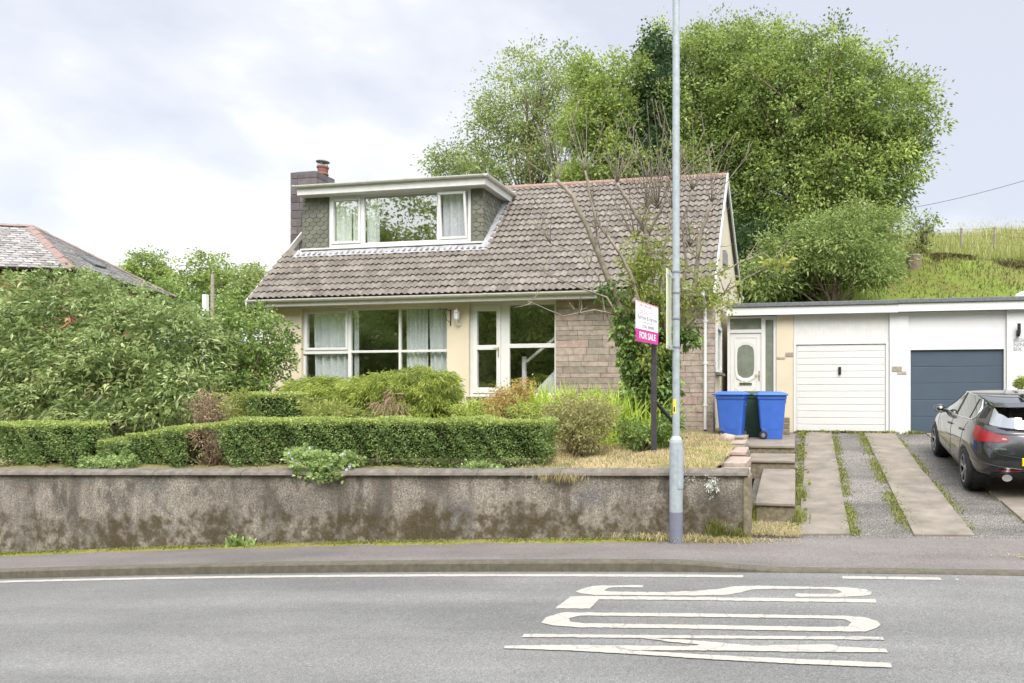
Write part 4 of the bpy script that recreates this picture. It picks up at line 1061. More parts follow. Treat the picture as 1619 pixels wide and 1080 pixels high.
def groof(parent, x0, x1, dz=0):
    MB().box(x0, x1, YG-.24, 21.8, 3.89+dz, 3.985+dz).build('roof', M['felt'], parent, bevel=.012)
    MB().box(x0, x1-.002, YG-.20, YG-.165, 3.70+dz, 3.888+dz).build('fascia', M['white'], parent, bevel=.004)
    MB().box(x0, x1-.002, YG-.164, YG+.4, 3.725+dz, 3.74+dz).build('soffit', M['oldwhite'], parent)
groof(Gr, -1.50, 2.42)
# ribbed panel over the door
mb = MB().box(.075, 2.23, YG+.02, YG+.05, 3.07, 3.72)
for i in range(26): x = .10+i*.0825; mb.box(x, x+.0775, YG+.016, YG+.0205, 3.075, 3.715)
mb.build('cladding_panel', M['oldwhite'], Gr, bevel=.004)
mb = MB().box(.072, .13, YG-.02, YG+.06, .94, 3.065).box(2.17, 2.232, YG-.02, YG+.06, .94, 3.065).box(.13, 2.17, YG-.018, YG+.058, 3.0, 3.066)
mb.build('door_frame', M['white'], Gr, bevel=.004)
mb = MB().box(.135, 2.165, YG+.03, YG+.045, .955, 2.995)
nb = 13
for i in range(nb):
    za, zb_ = lerp(.96, 2.99, i/nb), lerp(.96, 2.99, (i+1)/nb)
    mb.add([(.165, YG+.012, za+.012), (2.135, YG+.012, za+.012), (2.135, YG+.006, zb_-.008), (.165, YG+.006, zb_-.008), (.165, YG+.031, za+.002), (2.135, YG+.031, za+.002), (2.135, YG+.031, zb_), (.165, YG+.031, zb_)],
           [(0, 1, 2, 3), (0, 4, 5, 1), (1, 5, 6, 2), (2, 6, 7, 3), (3, 7, 4, 0)])
mb.box(.136, .163, YG+.008, YG+.03, .956, 2.994).box(2.137, 2.164, YG+.008, YG+.03, .956, 2.994)
gd = mb.build('garage_door', M['white'], Gr, bevel=.003)
MB().box(1.10, 1.165, YG-.022, YG+.008, 2.29, 2.47).box(1.115, 1.15, YG-.05, YG-.022, 2.31, 2.38).build('handle', M['black'], gd, bevel=.006)
# front door with side light and top light
X0, X1 = -1.50, -.62; ZD = 1.29
mb = MB().box(X0, -.335, YG+.03, YG+.1, 3.655, 3.70).box(X0, X0+.065, YG+.03, YG+.1, ZD, 3.655).box(X1-.07, X1+.03, YG+.03, YG+.1, ZD, 3.655).box(X0+.065, X1-.07, YG+.031, YG+.1, 3.30, 3.385).box(-.40, -.335, YG+.03, YG+.1, ZD, 3.655).box(X1+.03, -.40, YG+.031, YG+.1, ZD, 1.45).box(X1+.03, -.40, YG+.031, YG+.1, 3.61, 3.655)
df = mb.build('porch_frame', M['white'], Gr, bevel=.006)
MB().box(X0+.065, X1-.07, YG+.06, YG+.066, 3.385, 3.655).build('pane', M['obscure'], df); MB().box(X1+.03, -.40, YG+.06, YG+.066, 1.45, 3.61).build('pane', M['obscure'], df)
xa, xb, za, zb_ = X0+.07, X1-.075, ZD+.02, 3.295; xc = (xa+xb)/2
fd = MB().box(xa, xb, YG+.055, YG+.095, za, zb_)
def ring(mb_, inner, outer, ya, yb):
    n = len(inner); v = [(p[0], ya, p[1]) for p in outer]+[(p[0], ya+.008, p[1]) for p in inner]+[(p[0], yb, p[1]) for p in outer]+[(p[0], yb, p[1]) for p in inner]
    mb_.add(v, [(i, (i+1) % n, n+(i+1) % n, n+i) for i in range(n)]+[(i, 2*n+i, 2*n+(i+1) % n, (i+1) % n) for i in range(n)]+[(n+i, n+(i+1) % n, 3*n+(i+1) % n, 3*n+i) for i in range(n)])
def oval(s, zc_=2.62, w=.205, h=.40):
    out = []
    for k in range(40):
        a = 2*math.pi*k/40; c_, s_ = math.cos(a), math.sin(a)
        x = math.copysign(abs(c_)**.55, c_)*w*s; z = math.copysign(abs(s_)**.55, s_)*h*s
        if abs(c_) < .62: z = math.copysign(h*s*(.86+.14*math.cos(c_/.62*math.pi)*.5+.07), s_)
        out.append((xc+x, zc_+z*(1+.0)))
    return out
ring(fd, oval(1), oval(1.22), YG+.036, YG+.056)
ring(fd, [(xa+.12, za+.12), (xb-.12, za+.12), (xb-.12, zb_-.12), (xa+.12, zb_-.12)], [(xa+.10, za+.10), (xb-.10, za+.10), (xb-.10, zb_-.10), (xa+.10, zb_-.10)], YG+.046, YG+.056)
for s in (-1, 1):
    pl = [(xc+s*.03, 1.5), (xc+s*.24, 1.5), (xc+s*.24, 1.98), (xc+s*.10, 1.86), (xc+s*.03, 1.78)]
    cxm, czm = sum(p[0] for p in pl)/5, sum(p[1] for p in pl)/5
    ring(fd, [(lerp(p[0], cxm, .2), lerp(p[1], czm, .2)) for p in pl], pl, YG+.042, YG+.056)
fdo = fd.build('front_door', M['white'], Gr)
MB().prism([(p[0], YG+.05, p[1]) for p in oval(1.0)], (0, .0045, 0)).build('pane', M['obscure'], fdo)
MB().box(xc-.15, xc+.15, YG+.038, YG+.0545, 2.05, 2.12).build('letterbox', M['chrome'], fdo, bevel=.004)
MB().box(xb-.055, xb-.03, YG+.04, YG+.0545, 2.15, 2.4).box(xb-.15, xb-.03, YG+.0, YG+.018, 2.29, 2.31).box(xb-.05, xb-.036, YG+.018, YG+.04, 2.29, 2.31).build('handle', M['brass'], fdo, bevel=.003)
# neighbouring garage
G2 = thing('garage', 'white roughcast flat roofed garage with dark blue grey sectional door behind the parked car', 'garage', (3.7, 18.5, .93))
MB().box(2.245, 2.665, YG-.04, YG+.3, .85, 3.72).build('pier', M['whitedash'], G2, bevel=.01)
for q in ((2.30, 2.52, YG-.055, YG-.035, 2.36, 2.47, .35), (2.42, 2.62, YG-.053, YG-.035, 2.29, 2.355, .6)): MB().box(*q).build('inset_stone', M['stone'], G2, bevel=.004)
mb = MB().box(2.666, 4.76, YG+.0, YG+.25, 2.88, 3.72).box(4.761, 6.2, YG-.06, YG+.3, .85, 3.72)
mb.build('wall', M['whitewall'], G2, bevel=.004); gshell(G2, 2.26, 6.2, 'whitewall')
groof(G2, 2.42, 6.3, .012)
MB().box(2.667, 2.715, YG-.01, YG+.06, .9, 2.879).box(4.715, 4.76, YG-.01, YG+.06, .9, 2.879).box(2.715, 4.715, YG-.008, YG+.06, 2.845, 2.878).build('door_frame', M['white'], G2, bevel=.004)
mb = MB()
for i in range(5):
    za, zb_ = .935+i*.382, .935+(i+1)*.382
    mb.box(2.718, 4.712, YG+.05, YG+.075, za+.004, zb_-.005)
mb.box(2.718, 4.712, YG+.062, YG+.08, .93, 2.845)
mb.build('garage_door', M['navydoor'], G2, bevel=.005)
lx = at(1609, 519, YG-.06).x
mb = MB().lathe([(.0, -.1), (.035, -.1), (.035, .12), (0, .12)], (lx, YG-.16, 3.28), 14).box(lx-.03, lx+.03, YG-.13, YG-.061, 3.12, 3.26)
mb.lathe([(.0, -.13), (.028, -.125), (.028, -.1)], (lx, YG-.16, 3.28), 12)
mb.build('wall_light', M['black'], G2)
R0 = Matrix(((1, 0, 0), (0, 0, -1), (0, 1, 0)))
for i, t in enumerate(('EIGHT', 'NINE', 'SIX')):
    p = at(1602, 541+i*6.9, YG-.062)
    text_obj('house_number', t, .115, M['greytext'], G2, p, R0, .004, sx=1.1)
px = at(1619, 470, YG-.1)
MB().lathe([(.22, -.02), (.22, .08), (.18, .15), (.09, .19), (0, .2)], (px.x+.05, YG+.0, 3.93), 16).build('capping', M['whitewall'], G2, smooth=True)

# ================================================================== neighbouring house on the left
NH = thing('slate_roofed_house', 'grey slate hipped roof house with red ridge tiles, rising behind the tall laurel at left', 'house', (-23, 18, 1.2))
Pk = Vector((-23.65, 18.0, 7.14)); C1 = Vector((-20.2, 16.5, 5.42)); C2 = Vector((-22.4, 22.0, 5.42)); dl = Vector((-.93, -.37, 0))
Pk2 = Pk+dl*9; C1b = C1+dl*11; C2b = C2+dl*11
def slates(quad, mbx):
    a, b, c, d = quad          # a,b eave ends; d,c ridge ends
    n = int((d-a).length/.17)
    nr_ = (b-a).cross(d-a).normalized()
    if nr_.z < 0: nr_ = -nr_
    for k in range(n):
        t0, t1 = k/n, (k+1.25)/n
        p0, q0 = a.lerp(d, t0), b.lerp(c, t0); p1, q1 = a.lerp(d, min(t1, 1)), b.lerp(c, min(t1, 1))
        m = max(1, int((q0-p0).length/.27)); s = (k % 2)*.5
        for i in range(-1, m+1):
            u0, u1 = max(0, (i+s)/m), min(1, (i+1+s)/m)
            if u1-u0 < .01: continue
            l = .018+rnd.uniform(0, .012)
            v = [p0.lerp(q0, u0+.002)+nr_*l, p0.lerp(q0, u1-.002)+nr_*l, p1.lerp(q1, u1-.002)+nr_*.004, p1.lerp(q1, u0+.002)+nr_*.004]
            lo = [v[0]-nr_*.02, v[1]-nr_*.02]
            mbx.add(v+lo, [(0, 1, 2, 3), (0, 4, 5, 1)], min(1, max(0, rnd.gauss(.5, .25))))
mb = MB()
slates((C1b, C1, Pk, Pk2), mb); slates((C1, C2, Pk+Vector((.02, .02, 0)), Pk), mb); slates((C2, C2b, Pk2, Pk), mb)
mb.add([C1b, C1, Pk, Pk2, C2, C2b], [(0, 1, 2, 3), (1, 4, 2), (4, 5, 3, 2)], .2)
nr2 = mb.build('roof', M['slate'], NH)
mb = MB()
def ridge(a, b, w=.15):
    n = int((b-a).length/.42)
    for i in range(n):
        p, q = a.lerp(b, i/n), a.lerp(b, (i+.98)/n); d = (q-p).normalized(); s = d.cross(Vector((0, 0, 1))).normalized(); u = s.cross(d)
        u = u if u.z > 0 else -u; lift = u*(.05+rnd.uniform(0, .012))
        mb.add([p-s*w-u*.03, p+lift, p+s*w-u*.03, q-s*w-u*.03, q+lift*1.25, q+s*w-u*.03], [(0, 1, 4, 3), (1, 2, 5, 4), (0, 2, 1), (3, 4, 5)], rnd.random())
ridge(Pk, C1); ridge(Pk, C2); ridge(Pk, Pk2)
mb.build('ridge_tile', M['redridge'], nr2)
c0 = C1.lerp(C2, .42).lerp(Pk, .33); e1 = (C2-C1).normalized(); e2 = (Pk-C1.lerp(C2, .5)).normalized(); e3 = e1.cross(e2); e3 = e3 if e3.z > 0 else -e3
q = [c0-e1*.25-e2*.2+e3*.03, c0+e1*.35-e2*.2+e3*.03, c0+e1*.35+e2*.25+e3*.03, c0-e1*.25+e2*.25+e3*.03]
MB().prism(q, e3*.06).build('skylight', M['felt'], nr2, bevel=.01)
zlow = Vector((0, 0, -4.6))
ins = .35
w1_, w2_ = C1+dl*.3+Vector((-.1, .35, -.12)), C2+dl*.3+Vector((-.1, -.3, -.12))
mb = MB(); poly = [w1_, w2_, w2_+dl*10, w1_+dl*10]
mb.prism(poly, zlow); mb.build('wall', M['redbrick'], NH)
gutter('gutter', C1b+Vector((0, -.06, -.03)), C1+Vector((.05, -.06, -.03)), .06, NH).data.materials[0] = M['black']
gutter('gutter', C1+Vector((.06, -.05, -.03)), C2+Vector((.06, 0, -.03)), .06, NH).data.materials[0] = M['black']
# ================================================================== street furniture
lp = at(1069, 857, 8.22); lx, ly = lp.x, 8.22; lz = pave_z(lx, ly)
LP = thing('lamp_post', 'galvanised lamp post with grey painted foot, on the pavement before the wall', 'lamp post', (lx, ly, lz))
zt = 1.85+(HY-690)/FPX*zc_at(1069, ly)
mb = MB().lathe([(.080, lz+.37), (.080, zt-.07), (.074, zt-.04), (.050, zt), (.044, zt+.005)], (lx, ly, 0), 28)
base = mb.build('base', M['galv'], LP, smooth=False)
MB().lathe([(.0805, lz-.1), (.0812, lz+.37)], (lx, ly, 0), 28).build('painted_foot', M['lampgrey'], LP)
MB().lathe([(.044, zt), (.0435, 5.2), (.041, 7.9), (.0, 7.91)], (lx, ly, 0), 24).build('pole', M['galv'], LP)
dr = MB()
def arcpan(mb_, r0, r1, a0, a1, z0, z1, n=8):
    v = []
    for z in (z0, z1):
        for r in (r0, r1):
            for i in range(n+1): a = lerp(a0, a1, i/n); v.append((lx+r*math.cos(a), ly+r*math.sin(a), z))
    m = n+1; f = []
    for i in range(n): f += [(m+i, m+i+1, 3*m+i+1, 3*m+i), (i, m+i, m+i+1, i+1), (2*m+i, 2*m+i+1, 3*m+i+1, 3*m+i)]
    f += [(0, 2*m, 3*m, m), (n, m+n, 3*m+n, 2*m+n)]
    mb_.add(v, f)
arcpan(dr, .079, .088, -1.15, .15, zt-.62, zt-.14)
dr.build('access_door', M['galv'], LP)
st_ = MB(); arcpan(st_, .0435, .0455, -2.35, -1.45, 1.61, 1.78); stk = st_.build('number_sticker', M['yellow'], LP)
bl = MB(); arcpan(bl, .0452, .0462, -2.1, -1.7, 1.63, 1.69, 3); bl.build('printed_mark', M['black'], stk)
for z in (2.40, 2.74, 3.05, 3.3): MB().lathe([(.046, z-.012), (.0495, z-.010), (.0495, z+.010), (.046, z+.012)], (lx, ly, 0), 20).build('band', M['lampgrey'], LP)
mb = MB().tube([(lx, ly, 7.85), (lx, ly-.3, 8.0), (lx, ly-.7, 8.03)], .03, 8).box(lx-.14, lx+.14, ly-1.2, ly-.6, 7.98, 8.08)
mb.build('lantern', M['galv'], LP, bevel=.02)
TS = thing('traffic_sign', 'narrow pale traffic sign panel seen edge on, clipped to the left of the lamp post', 'sign', (lx-.09, ly, 2.38))
MB().box(lx-.095, lx-.085, ly-.15, ly+.17, 2.38, 3.33).build('panel', M['signback'], TS, bevel=.003)
for z in (2.42, 3.27):
    mb = MB(); mb.box(lx-.0845, lx-.03, ly-.02, ly+.02, z-.012, z+.012).bar((lx-.08, ly-.12, z), (lx-.02, ly-.045, z-.05), .014, .014)
    mb.build('bracket', M['galv'], TS)
# ---- for sale board
PB = at(1034, 712, 10.15); bz = garden_z(PB.x, 10.15)
FS = thing('for_sale_sign', 'white and magenta for sale board on a dark square timber post in the dry bank', 'sign', (PB.x, 10.15, bz))
MB().box(PB.x-.036, PB.x+.036, 10.11, 10.185, bz-.3, 3.14).build('post', M['blackwood'], FS, bevel=.005)
MB().bar((PB.x+.02, 10.19, 1.72), (PB.x+.26, 10.6, 1.35), .05, .03).build('brace', M['black'], FS)
MB().lathe([(.0, -.006), (.012, -.005), (.012, 0)], (PB.x, 10.108, 2.32), 10, 'y').lathe([(.0, -.006), (.01, -.005), (.01, 0)], (PB.x+.01, 10.108, 1.74), 10, 'y').build('bolt', M['chrome'], FS)
pr = at(1036.5, 487, 10.10); pl = at(1005, 473, 9.25)
A = Vector((pl.x, 9.25, 0)); B = Vector((pr.x+.03, 10.10, 0)); d = (B-A); Lb = d.length; d.normalize(); nb_ = Vector((d.y, -d.x, 0))
zb0, zb1 = 2.565, 3.125; zs = 2.74
def bq(s0, s1, z0, z1, off, th): return [A+d*s0+nb_*off+Vector((0, 0, z0)), A+d*s1+nb_*off+Vector((0, 0, z0)), A+d*s1+nb_*off+Vector((0, 0, z1)), A+d*s0+nb_*off+Vector((0, 0, z1))]
MB().prism(bq(0, Lb, zs, zb1, 0, 0), nb_*.01).build('board', M['boardwhite'], FS)
MB().prism(bq(0, Lb, zb0, zs-.0005, 0, 0), nb_*.01).build('magenta_strip', M['boardpink'], FS)
MB().prism(bq(0, Lb, zb1-.018, zb1, .0102, 0), nb_*.001).build('border', M['boardred'], FS)
Rb = Matrix((d, (0, 0, 1), nb_)).transposed()
def bt(name, s, size, x, z, mat, sx=1.0, al='CENTER', bold=.001):
    return text_obj(name, s, size, M[mat], FS, A+d*x+nb_*.0105+Vector((0, 0, z)), Rb, .0008, al, sx, bold=bold)
bt('lettering', 'FOR SALE', .125, Lb*.5, zb0+.05, 'boardwhite', 1.2, bold=.003); bt('lettering', 'Farrow & Farrow', .088, Lb*.5, zb0+.315, 'greytext', 1.22)
bt('lettering', '01706', .062, Lb*.36, zb0+.20, 'greytext', 1.1)
mb = MB()
for i in range(6): mb.prism(bq(Lb*(.52+i*.048), Lb*(.553+i*.048), zb0+.203, zb0+.243, .0102, 0), nb_*.0006)
for i in range(9): mb.prism(bq(Lb*(.30+i*.045), Lb*(.33+i*.045), zb0+.272, zb0+.284, .0102, 0), nb_*.0006)
mb.build('small_print', M['greytext'], FS)
mb = MB()
for i in range(3):
    s0 = Lb*(.14+i*.20); z0 = zb0+.425
    mb.prism(bq(s0, s0+.012, z0, z0+.07, .0102, 0), nb_*.0008).prism(bq(s0+.11, s0+.122, z0, z0+.07, .0102, 0), nb_*.0008).prism(bq(s0+.0125, s0+.1095, z0, z0+.010, .0102, 0), nb_*.0008)
    mb.prism([A+d*(s0-.015)+nb_*.0102+Vector((0, 0, z0+.072)), A+d*(s0+.137)+nb_*.0102+Vector((0, 0, z0+.072)), A+d*(s0+.061)+nb_*.0102+Vector((0, 0, z0+.108))], nb_*.0008)
mb.prism(bq(Lb*.14, Lb*.5, zb0+.40, zb0+.410, .0102, 0), nb_*.0008)
mb.build('logo', M['boardred'], FS)

# ================================================================== wheelie bins
def make_bin(label, mat, loc, rotz, group):
    """local: handle and wheels at +y, front at -y"""
    t = thing('wheelie_bin', label, 'bin', loc, rotz, group)
    def ringz(z, wx, y0, y1, r=.05):
        pts = []
        for sx, sy, a0 in ((1, 1, 0), (-1, 1, 90), (-1, -1, 180), (1, -1, 270)):
            cx_, cy_ = sx*(wx-r), (y1-r if sy > 0 else y0+r)
            for k in range(5): a = math.radians(a0+k*22.5); pts.append((cx_+r*math.cos(a), cy_+r*math.sin(a), z))
        return pts
    prof = [(.0, .20, -.24, .19), (.02, .205, -.25, .195), (.22, .222, -.275, .215), (.23, .225, -.277, .27), (.86, .268, -.33, .33), (.88, .272, -.335, .335), (.885, .288, -.352, .35), (.955, .290, -.355, .352)]
    mb = MB(); V = []
    for p in prof: V += ringz(*p)
    n = 20; F = [(i*n+j, i*n+(j+1) % n, (i+1)*n+(j+1) % n, (i+1)*n+j) for i in range(len(prof)-1) for j in range(n)]+[tuple(range(n))[::-1], tuple(range((len(prof)-1)*n, len(prof)*n))]
    mb.add(V, F)
    for sx in (-.14, .14): mb.box(sx-.012, sx+.012, -.34, -.30, .80, .885)
    for sx in (-1, 1): mb.box(sx*.20-.03, sx*.20+.03, .12, .235, .06, .24)
    mb.build('body', M[mat], t, bevel=.006, local=True)
    prof = [(.957, .315, -.385, .36, .06), (.975, .322, -.395, .37, .06), (.99, .315, -.385, .365, .06), (1.02, .28, -.33, .33, .08), (1.045, .20, -.22, .26, .09)]
    mb = MB(); V = []
    for p in prof: V += ringz(*p)
    mb.add(V, [(i*n+j, i*n+(j+1) % n, (i+1)*n+(j+1) % n, (i+1)*n+j) for i in range(len(prof)-1) for j in range(n)]+[tuple(range(n))[::-1], tuple(range((len(prof)-1)*n, len(prof)*n))])
    mb.build('lid', M[mat], t, smooth=False, local=True, bevel=.006)
    MB().tube([(-.24, .36, .97), (-.24, .42, .98), (.24, .42, .98), (.24, .36, .97)], .017, 8).build('handle', M[mat], t, local=True)
    for s in (-1, 1):
        MB().lathe([(.0, -.028), (.075, -.028), (.096, -.02), (.10, 0), (.096, .02), (.075, .028), (0, .028)], (s*.255, .20, .10), 22, 'x').build('wheel', M['rubber'], t, local=True)
        h = MB().lathe([(.0, -.034), (.045, -.034), (.05, -.027), (.05, .027), (.045, .034), (0, .034)], (s*.255, .20, .10), 16, 'x'); h.build('hub', M['lampgrey'], t, local=True)
    MB().tube([(-.27, .20, .10), (.27, .20, .10)], .012, 8).build('axle', M['black'], t, local=True)
    mb = MB().box(-.04, .04, -.338, -.333, .75, .762); mb.build('embossed_mark', M['boardwhite'], t, local=True)
    for o in t.children: o.scale = (.95, .86, .95)
    return t
p = at(1157, 690, 14.72); make_bin('left blue wheelie bin with closed lid, against the stone house corner', 'binblue', (p.x+.02, 14.50, .90), math.radians(84), 'blue wheelie bins by the front steps')
p = at(1222, 691, 14.72)
make_bin('right blue wheelie bin showing a black wheel, at the top of the path', 'binblue', (p.x-.03, 14.72, .895), math.radians(93), 'blue wheelie bins by the front steps')
p = at(1183, 690, 15.35); make_bin('dark green wheelie bin half hidden between and behind the two blue bins', 'bingreen', (p.x+.16, 15.30, .905), math.radians(80), None)
fp = thing('timber_rack', 'dark weathered timber rack leaning between the stone corner and the left blue bin', 'rack', (-1.42, 14.98, 1.0))
mb = MB()
for i in range(4): mb.box(-1.47+i*.05, -1.445+i*.05, 14.90+i*.03, 14.93+i*.03, .9, 1.78)
mb.box(-1.48, -1.27, 14.94+.08, 14.96+.08, 1.6, 1.66)
mb.build('slats', M['postwood'], fp)

# ================================================================== parked car
CAR = thing('parked_car', 'dark grey hatchback parked nose in before the blue grey garage door', 'car', (3.56, 12.56, 0))
yaw = math.radians(-2.5); pitch = math.atan((drive_z(2.8, 14.0)-drive_z(2.7, 11.1))/2.9)
CAR.scale = (.89, 1.06, .94)
CAR.location = (3.43, 12.58, (drive_z(2.7, 11.1)+drive_z(2.8, 14.0))/2+.02); CAR.rotation_euler = (pitch, 0, yaw)
rows = [
 ([0,-.45,-.66,-.78,-.80,-.82,-.82,-.82,-.80,-.66,-.40,0],[2.02,2.0,1.82,1.5,1.0,.45,-.1,-.75,-1.4,-1.90,-2.02,-2.04],[.24]*8+[.25,.30,.32,.32]),
 ([0,-.5,-.76,-.86,-.87,-.875,-.88,-.88,-.87,-.80,-.47,0],[2.15,2.12,1.92,1.55,1.0,.45,-.1,-.75,-1.4,-2.0,-2.14,-2.17],[.32]*8+[.33,.38,.40,.40]),
 ([0,-.52,-.80,-.90,-.895,-.885,-.885,-.895,-.91,-.85,-.50,0],[2.21,2.17,1.95,1.55,1.0,.45,-.1,-.75,-1.42,-2.05,-2.21,-2.245],[.55,.55,.55,.55,.53,.52,.52,.52,.54,.56,.57,.57]),
 ([0,-.5,-.77,-.875,-.89,-.89,-.89,-.90,-.915,-.84,-.50,0],[2.17,2.12,1.85,1.5,1.0,.45,-.1,-.75,-1.42,-2.0,-2.16,-2.19],[.66,.67,.72,.80,.83,.84,.85,.87,.90,.84,.80,.80]),
 ([0,-.45,-.66,-.77,-.80,-.81,-.815,-.815,-.80,-.72,-.44,0],[2.05,2.0,1.75,1.45,1.02,.45,-.1,-.75,-1.42,-1.92,-2.07,-2.11],[.74,.76,.83,.92,.97,.985,1.0,1.035,1.085,1.07,1.02,1.01]),
 ([0,-.4,-.60,-.70,-.765,-.79,-.795,-.79,-.755,-.655,-.42,0],[1.12,1.08,.98,.94,.88,.42,-.1,-.75,-1.42,-1.86,-2.00,-2.03],[1.0,1.0,.99,.99,.99,1.005,1.02,1.055,1.105,1.10,1.055,1.045]),
 ([0,-.34,-.52,-.57,-.585,-.61,-.62,-.61,-.565,-.52,-.38,0],[.30,.28,.22,.15,.05,-.12,-.35,-.85,-1.42,-1.68,-1.78,-1.80],[1.42,1.42,1.41,1.41,1.415,1.435,1.45,1.44,1.385,1.355,1.365,1.37]),
 ([0,-.28,-.42,-.46,-.48,-.50,-.505,-.49,-.46,-.42,-.30,0],[.2,.18,.12,.05,-.05,-.2,-.4,-.85,-1.38,-1.60,-1.69,-1.71],[1.45,1.45,1.45,1.455,1.46,1.48,1.495,1.485,1.43,1.40,1.405,1.41])]
V = []; NL = 22
for xs_, ys_, zs_ in rows:
    left = list(zip(xs_, ys_, zs_)); right = [(-x, y, z) for x, y, z in left[1:-1]][::-1]
    V += left+right
F = []; MI = []
for r in range(7):
    for j in range(NL):
        F.append((r*NL+j, r*NL+(j+1) % NL, (r+1)*NL+(j+1) % NL, (r+1)*NL+j))
        jj = j if j < 11 else 21-j
        mi = 0
        if r == 5: mi = {0: 3, 1: 3, 2: 3, 4: 1, 5: 1, 6: 1, 7: 1, 9: 2, 10: 2}.get(jj, 0)
        if r == 0: mi = 4
        MI.append(mi)
for base_, mi in ((7*NL, 0), (0, 4)):
    R_ = lambda i: base_+(NL-i) % NL
    for i in range(11):
        q = [base_+i, base_+i+1, R_(i+1), R_(i)]; q = list(dict.fromkeys(q)); F.append(tuple(q)); MI.append(mi)
me = bpy.data.meshes.new('car_cage'); me.from_pydata(V, [], F); me.update()
for i in range(5): me.materials.append(M['carpaint'])
me.polygons.foreach_set('material_index', MI)
bm = bmesh.new(); bm.from_mesh(me); bmesh.ops.recalc_face_normals(bm, faces=bm.faces)
cl = bm.edges.layers.float.new('crease_edge')
bm.verts.ensure_lookup_table()
for ed in bm.edges:
    a, b = sorted(v.index for v in ed.verts); ra, rb = a//NL, b//NL
    if ra == rb and ra in (5, 6): ed[cl] = .55
    if ra == rb and ra == 4: ed[cl] = .30
    if ra == rb and ra == 2: ed[cl] = .25
    if ra == rb and ra in (0, 1): ed[cl] = .4
    if {ra, rb} == {5, 6} and (a % NL) in (4, 8, 9, 13, 14, 18): ed[cl] = .6
bm.to_mesh(me); bm.free()
tmp = bpy.data.objects.new('car_cage', me); COL.objects.link(tmp)
sm = tmp.modifiers.new('s', 'SUBSURF'); sm.levels = 3; sm.render_levels = 3
dg = bpy.context.evaluated_depsgraph_get()
full = bpy.data.meshes.new_from_object(tmp.evaluated_get(dg))
cut = MB()
for ay in (1.345, -1.34):
    for s in (-1, 1): cut.lathe([(.365, -.19), (.365, .19)], (s*.86, ay, .325), 40, 'x')
cuto = cut.build('cutter', M['carblack'], None)
bo = tmp.modifiers.new('b', 'BOOLEAN'); bo.operation = 'DIFFERENCE'; bo.object = cuto; bo.solver = 'EXACT'
dg = bpy.context.evaluated_depsgraph_get()
cutm = bpy.data.meshes.new_from_object(tmp.evaluated_get(dg))
bpy.data.objects.remove(tmp); bpy.data.objects.remove(cuto)
def part_from(mesh, name, mat, keep, smooth=True, off=0.0, solid=0):
    bm = bmesh.new(); bm.from_mesh(mesh); 
    dele = [f for f in bm.faces if not keep(f)]
    bmesh.ops.delete(bm, geom=dele, context='FACES')
    if off:
        bm.normal_update()
        for v in bm.verts: v.co += v.normal*off
    m2 = bpy.data.meshes.new(name); bm.to_mesh(m2); bm.free()
    m2.materials.clear(); m2.materials.append(M[mat])
    m2.polygons.foreach_set('material_index', [0]*len(m2.polygons)); m2.polygons.foreach_set('use_smooth', [smooth]*len(m2.polygons))
    o = bpy.data.objects.new(name, m2); COL.objects.link(o); o.parent = CAR; ORG[o.name] = Vector((0, 0, 0))
    if solid: s_ = o.modifiers.new('s', 'SOLIDIFY'); s_.thickness = solid
    return o
body = part_from(cutm, 'body', 'carpaint', lambda f: f.material_index in (0, 4))
for lab, mi, cond in (('side_window', 1, lambda c: c.x < 0), ('side_window', 1, lambda c: c.x > 0), ('rear_window', 2, lambda c: True), ('windscreen', 3, lambda c: True)):
    part_from(cutm, lab, 'cglass', lambda f: f.material_index == mi and cond(f.calc_center_median()))
# cabin darkness: seats and floor
mb = MB().box(-.72, .72, -1.7, 1.0, .55, .62)
for sx in (-.36, .36):
    mb.box(sx-.24, sx+.24, -.15, .35, .62, .75).box(sx-.24, sx+.24, -.3, -.17, .62, 1.12).box(sx-.1, sx+.1, -.31, -.22, 1.14, 1.30)
    mb.box(sx-.1, sx+.1, -1.12, -1.05, 1.10, 1.25)
mb.box(-.62, .62, -1.15, -1.03, .62, 1.08).box(-.62, .62, -1.0, -.5, .62, .76)
mb.build('interior', M['carblack'], CAR, local=True, bevel=.03)
# B pillar, quarter panel and door lines follow the body surface
def surf_pts(mesh):
    return [(v.co.copy(), v.normal.copy()) for v in mesh.vertices]
from mathutils.bvhtree import BVHTree
bmx = bmesh.new(); bmx.from_mesh(full); bvh = BVHTree.FromBMesh(bmx)
def on_side(y, z, off=.003):
    loc, n, i, dist_ = bvh.ray_cast(Vector((-2, y, z)), Vector((1, 0, 0))); return (loc+n*off if n.x < 0 else loc-n*off)
def on_rear(x, z, off=.003):
    loc, n, i, dist_ = bvh.ray_cast(Vector((x, -3.5, z)), Vector((0, 1, 0))); return (loc+n*off if n.y < 0 else loc-n*off)
def mirror(mb_): mb_.v = [(-x, y, z) for x, y, z in mb_.v]; return mb_
def line(pts, r, mat, name, f=on_side, both=True, k=5):
    for s in ((0, 1) if both else (0,)):
        P_ = []
        for (a, b), (c, d_) in zip(pts, pts[1:]):
            n = max(2, int(math.dist((a, b), (c, d_))/.05))
            P_ += [f(lerp(a, c, i/n), lerp(b, d_, i/n), r*.35) for i in range(n)]
        P_.append(f(*pts[-1], r*.35)); m_ = MB().tube(P_, r, k)
        if s: mirror(m_)
        m_.build(name, M[mat], CAR, smooth=True, local=True)
